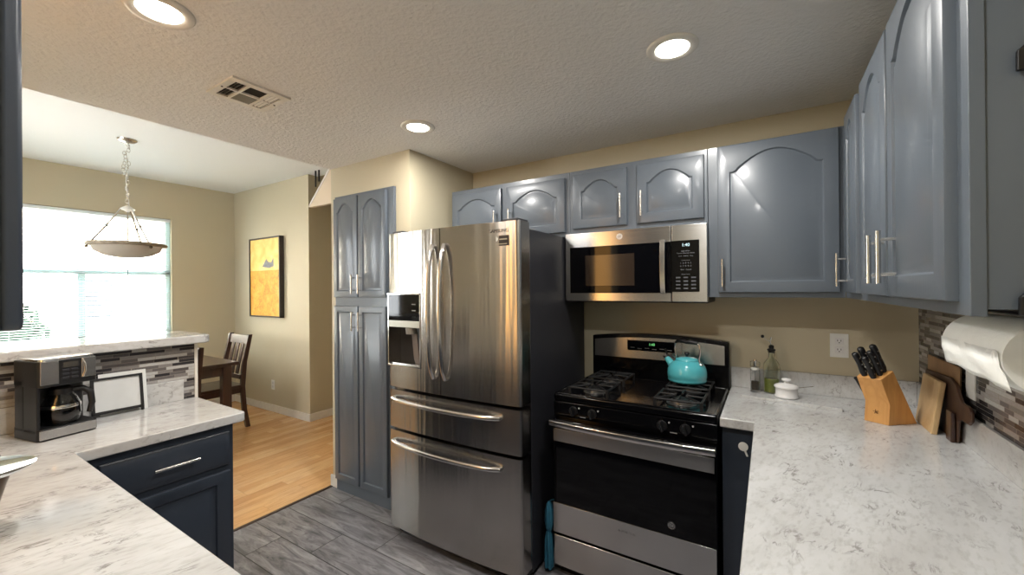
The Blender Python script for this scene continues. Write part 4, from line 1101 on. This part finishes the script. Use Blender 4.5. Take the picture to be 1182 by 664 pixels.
# ------------------------------------------------------------------ dining furniture
tx0, tx1, ty0, ty1 = -5.35, -4.43, .45, 2.0
t = thing('dining_table', 'dark espresso dining table under the pendant lamp by the window', 'table', ((tx0 + tx1) / 2, (ty0 + ty1) / 2, 0))
B(tx0, tx1, ty0, ty1, .728, .760).build('table_top', DKWOOD, t, .004)
ap = MB(); ap.box(tx0 + .06, tx1 - .07, ty1 - .09, ty1 - .07, .63, .728); ap.box(tx0 + .06, tx1 - .06, ty0 + .07, ty0 + .09, .63, .728); ap.box(tx1 - .09, tx1 - .07, ty0 + .08, ty1 - .08, .63, .728); ap.box(tx0 + .07, tx0 + .09, ty0 + .08, ty1 - .08, .63, .728)
ap.build('apron', DKWOOD, t)
for x in (tx0 + .09, tx1 - .085):
    for y in (ty0 + .09, ty1 - .085):
        B(x - .038, x + .038, y - .038, y + .038, 0, .728).build('leg', DKWOOD, t, .004)
def chair(label, loc, rz):
    """faces local -y"""
    t_ = thing('dining_chair', label, 'chair', loc, rz, 'dark dining chairs around the table')
    def bd(mb, n, bv=.004): return mb.build(n, DKWOOD, t_, bv, world=False)
    w2_ = .225
    bd(MB().prism(rounded_rect(-w2_, w2_, -.22, .20, .03, .435), (0, 0, .028)), 'seat', .006)
    m_ = MB()
    m_.box(-w2_ + .02, w2_ - .02, -.19, -.17, .375, .435); m_.box(-w2_ + .02, w2_ - .02, .16, .18, .375, .435)
    m_.box(-w2_ + .02, -w2_ + .04, -.18, .18, .375, .435); m_.box(w2_ - .04, w2_ - .02, -.18, .18, .375, .435); bd(m_, 'seat_rail', .002)
    for s_ in (-1, 1):
        x = s_ * (w2_ - .02)
        bd(MB().box(x - .02, x + .02, -.21, -.17, 0, .435), 'leg', .004)
        pts_ = [(0, .235), (.20, .20), (.44, .185), (.70, .205), (.985, .262)]
        lo = [[(x - .018, y - .021, z_), (x + .018, y - .021, z_), (x + .018, y + .021, z_), (x - .018, y + .021, z_)] for z_, y in pts_]
        bd(MB().loops(lo), 'rear_post', .003)
    yy = lambda z_: .205 + (z_ - .70) * .2
    def rail(z0_, z1_, n_):
        bd(MB().prism([(-w2_ + .03, yy(z0_) - .01, z0_), (-w2_ + .03, yy(z1_) - .01, z1_), (-w2_ + .03, yy(z1_) + .012, z1_), (-w2_ + .03, yy(z0_) + .012, z0_)], (2 * w2_ - .06, 0, 0)), n_, .003)
    rail(.885, .975, 'top_rail'); rail(.52, .565, 'lower_rail')
    for k_, x in enumerate((-.10, 0, .10)):
        bd(MB().prism([(x - .027, yy(.55) - .006, .55), (x - .027, yy(.90) - .006, .90), (x - .027, yy(.90) + .006, .90), (x - .027, yy(.55) + .006, .55)], (.054, 0, 0)), 'slat', .002)
    return t_
chair('dark slatted dining chair at the far end of the table under the painting', (-4.95, 1.985, 0), 0.0)
chair('dark dining chair on the kitchen side of the table, one post showing past the bar', (-4.28, 1.315, 0), -PI / 2)

# ------------------------------------------------------------------ outside the dining window
struct('ground', B(-14, -6.2, -6, 8, -.2, -.1), plain('pale_gravel', srgb(226, 224, 220), .9, noise=.15, nscale=20))
t = thing('neighbour_house', 'pale stucco house seen through the blinds of the dining window', 'house', (-10.2, 1.5, -.1))
B(-10.6, -10.2, -5, 7, -.1, 4.2).build('wall', plain('pale_stucco', srgb(232, 222, 204), .9), t)
nw = MB().box(-10.2, -10.16, 2.06, 2.48, 1.0, 1.68).build('window', plain('dark_shutter', srgb(34, 40, 48), .5), t)
sh = MB()
for i in range(9): sh.box(-10.165, -10.15, 2.09, 2.45, 1.03 + i * .072, 1.065 + i * .072)
sh.build('shutter_slats', plain('shutter_light', srgb(66, 74, 82), .5), nw)
B(-10.2, -10.12, 2.0, 2.95, 1.78, 1.84).build('ledge', plain('ledge_grey', srgb(80, 88, 92), .6), t)
def leafy(name, label, cat, c, rx, ry, rz_, n, col):
    t_ = thing(name, label, cat, (c[0], c[1], -.1)); m_ = MB(); rr = random.Random(int(c[1] * 100) + n)
    for i in range(n):
        a, b = rr.uniform(0, 2 * PI), math.acos(rr.uniform(-1, 1)); q = rr.uniform(.75, 1.05)
        p = Vector((c[0] + rx * q * math.sin(b) * math.cos(a), c[1] + ry * q * math.sin(b) * math.sin(a), c[2] + rz_ * q * math.cos(b)))
        u_ = Vector((rr.uniform(-1, 1), rr.uniform(-1, 1), rr.uniform(-1, 1))).normalized() * .045; v_ = u_.cross(Vector((rr.uniform(-1, 1), rr.uniform(-1, 1), rr.uniform(-1, 1)))).normalized() * .026
        vs = [m_.bm.verts.new(p + d_) for d_ in (u_, v_, -u_, -v_)]; m_.bm.faces.new(vs)
    m_.build('foliage', col, t_, smooth=False)
    MB().sphere(c, 1, 18, rx * .8, ry * .8, rz_ * .8).build('inner_foliage', col, t_)
    MB().cyl((c[0], c[1], -.1), (c[0], c[1], c[2]), .03, 8).build('stem', DKWOOD, t_)
GRN = plain('bush_leaves', srgb(26, 62, 44), .7, noise=.3, nscale=8)
leafy('round_bush', 'round green bush outside the left part of the dining window', 'bush', (-7.6, .86, .85), .42, .40, .50, 1500, GRN)
for i, lb in enumerate(('low clipped hedge outside below the left window pane', 'low clipped hedge outside below the middle of the window', 'low clipped hedge outside below the right window pane')):
    leafy('low_hedge', lb, 'hedge', (-8.3, 1.15 + i * .80, .34), .22, .37, .42, 700, GRN)
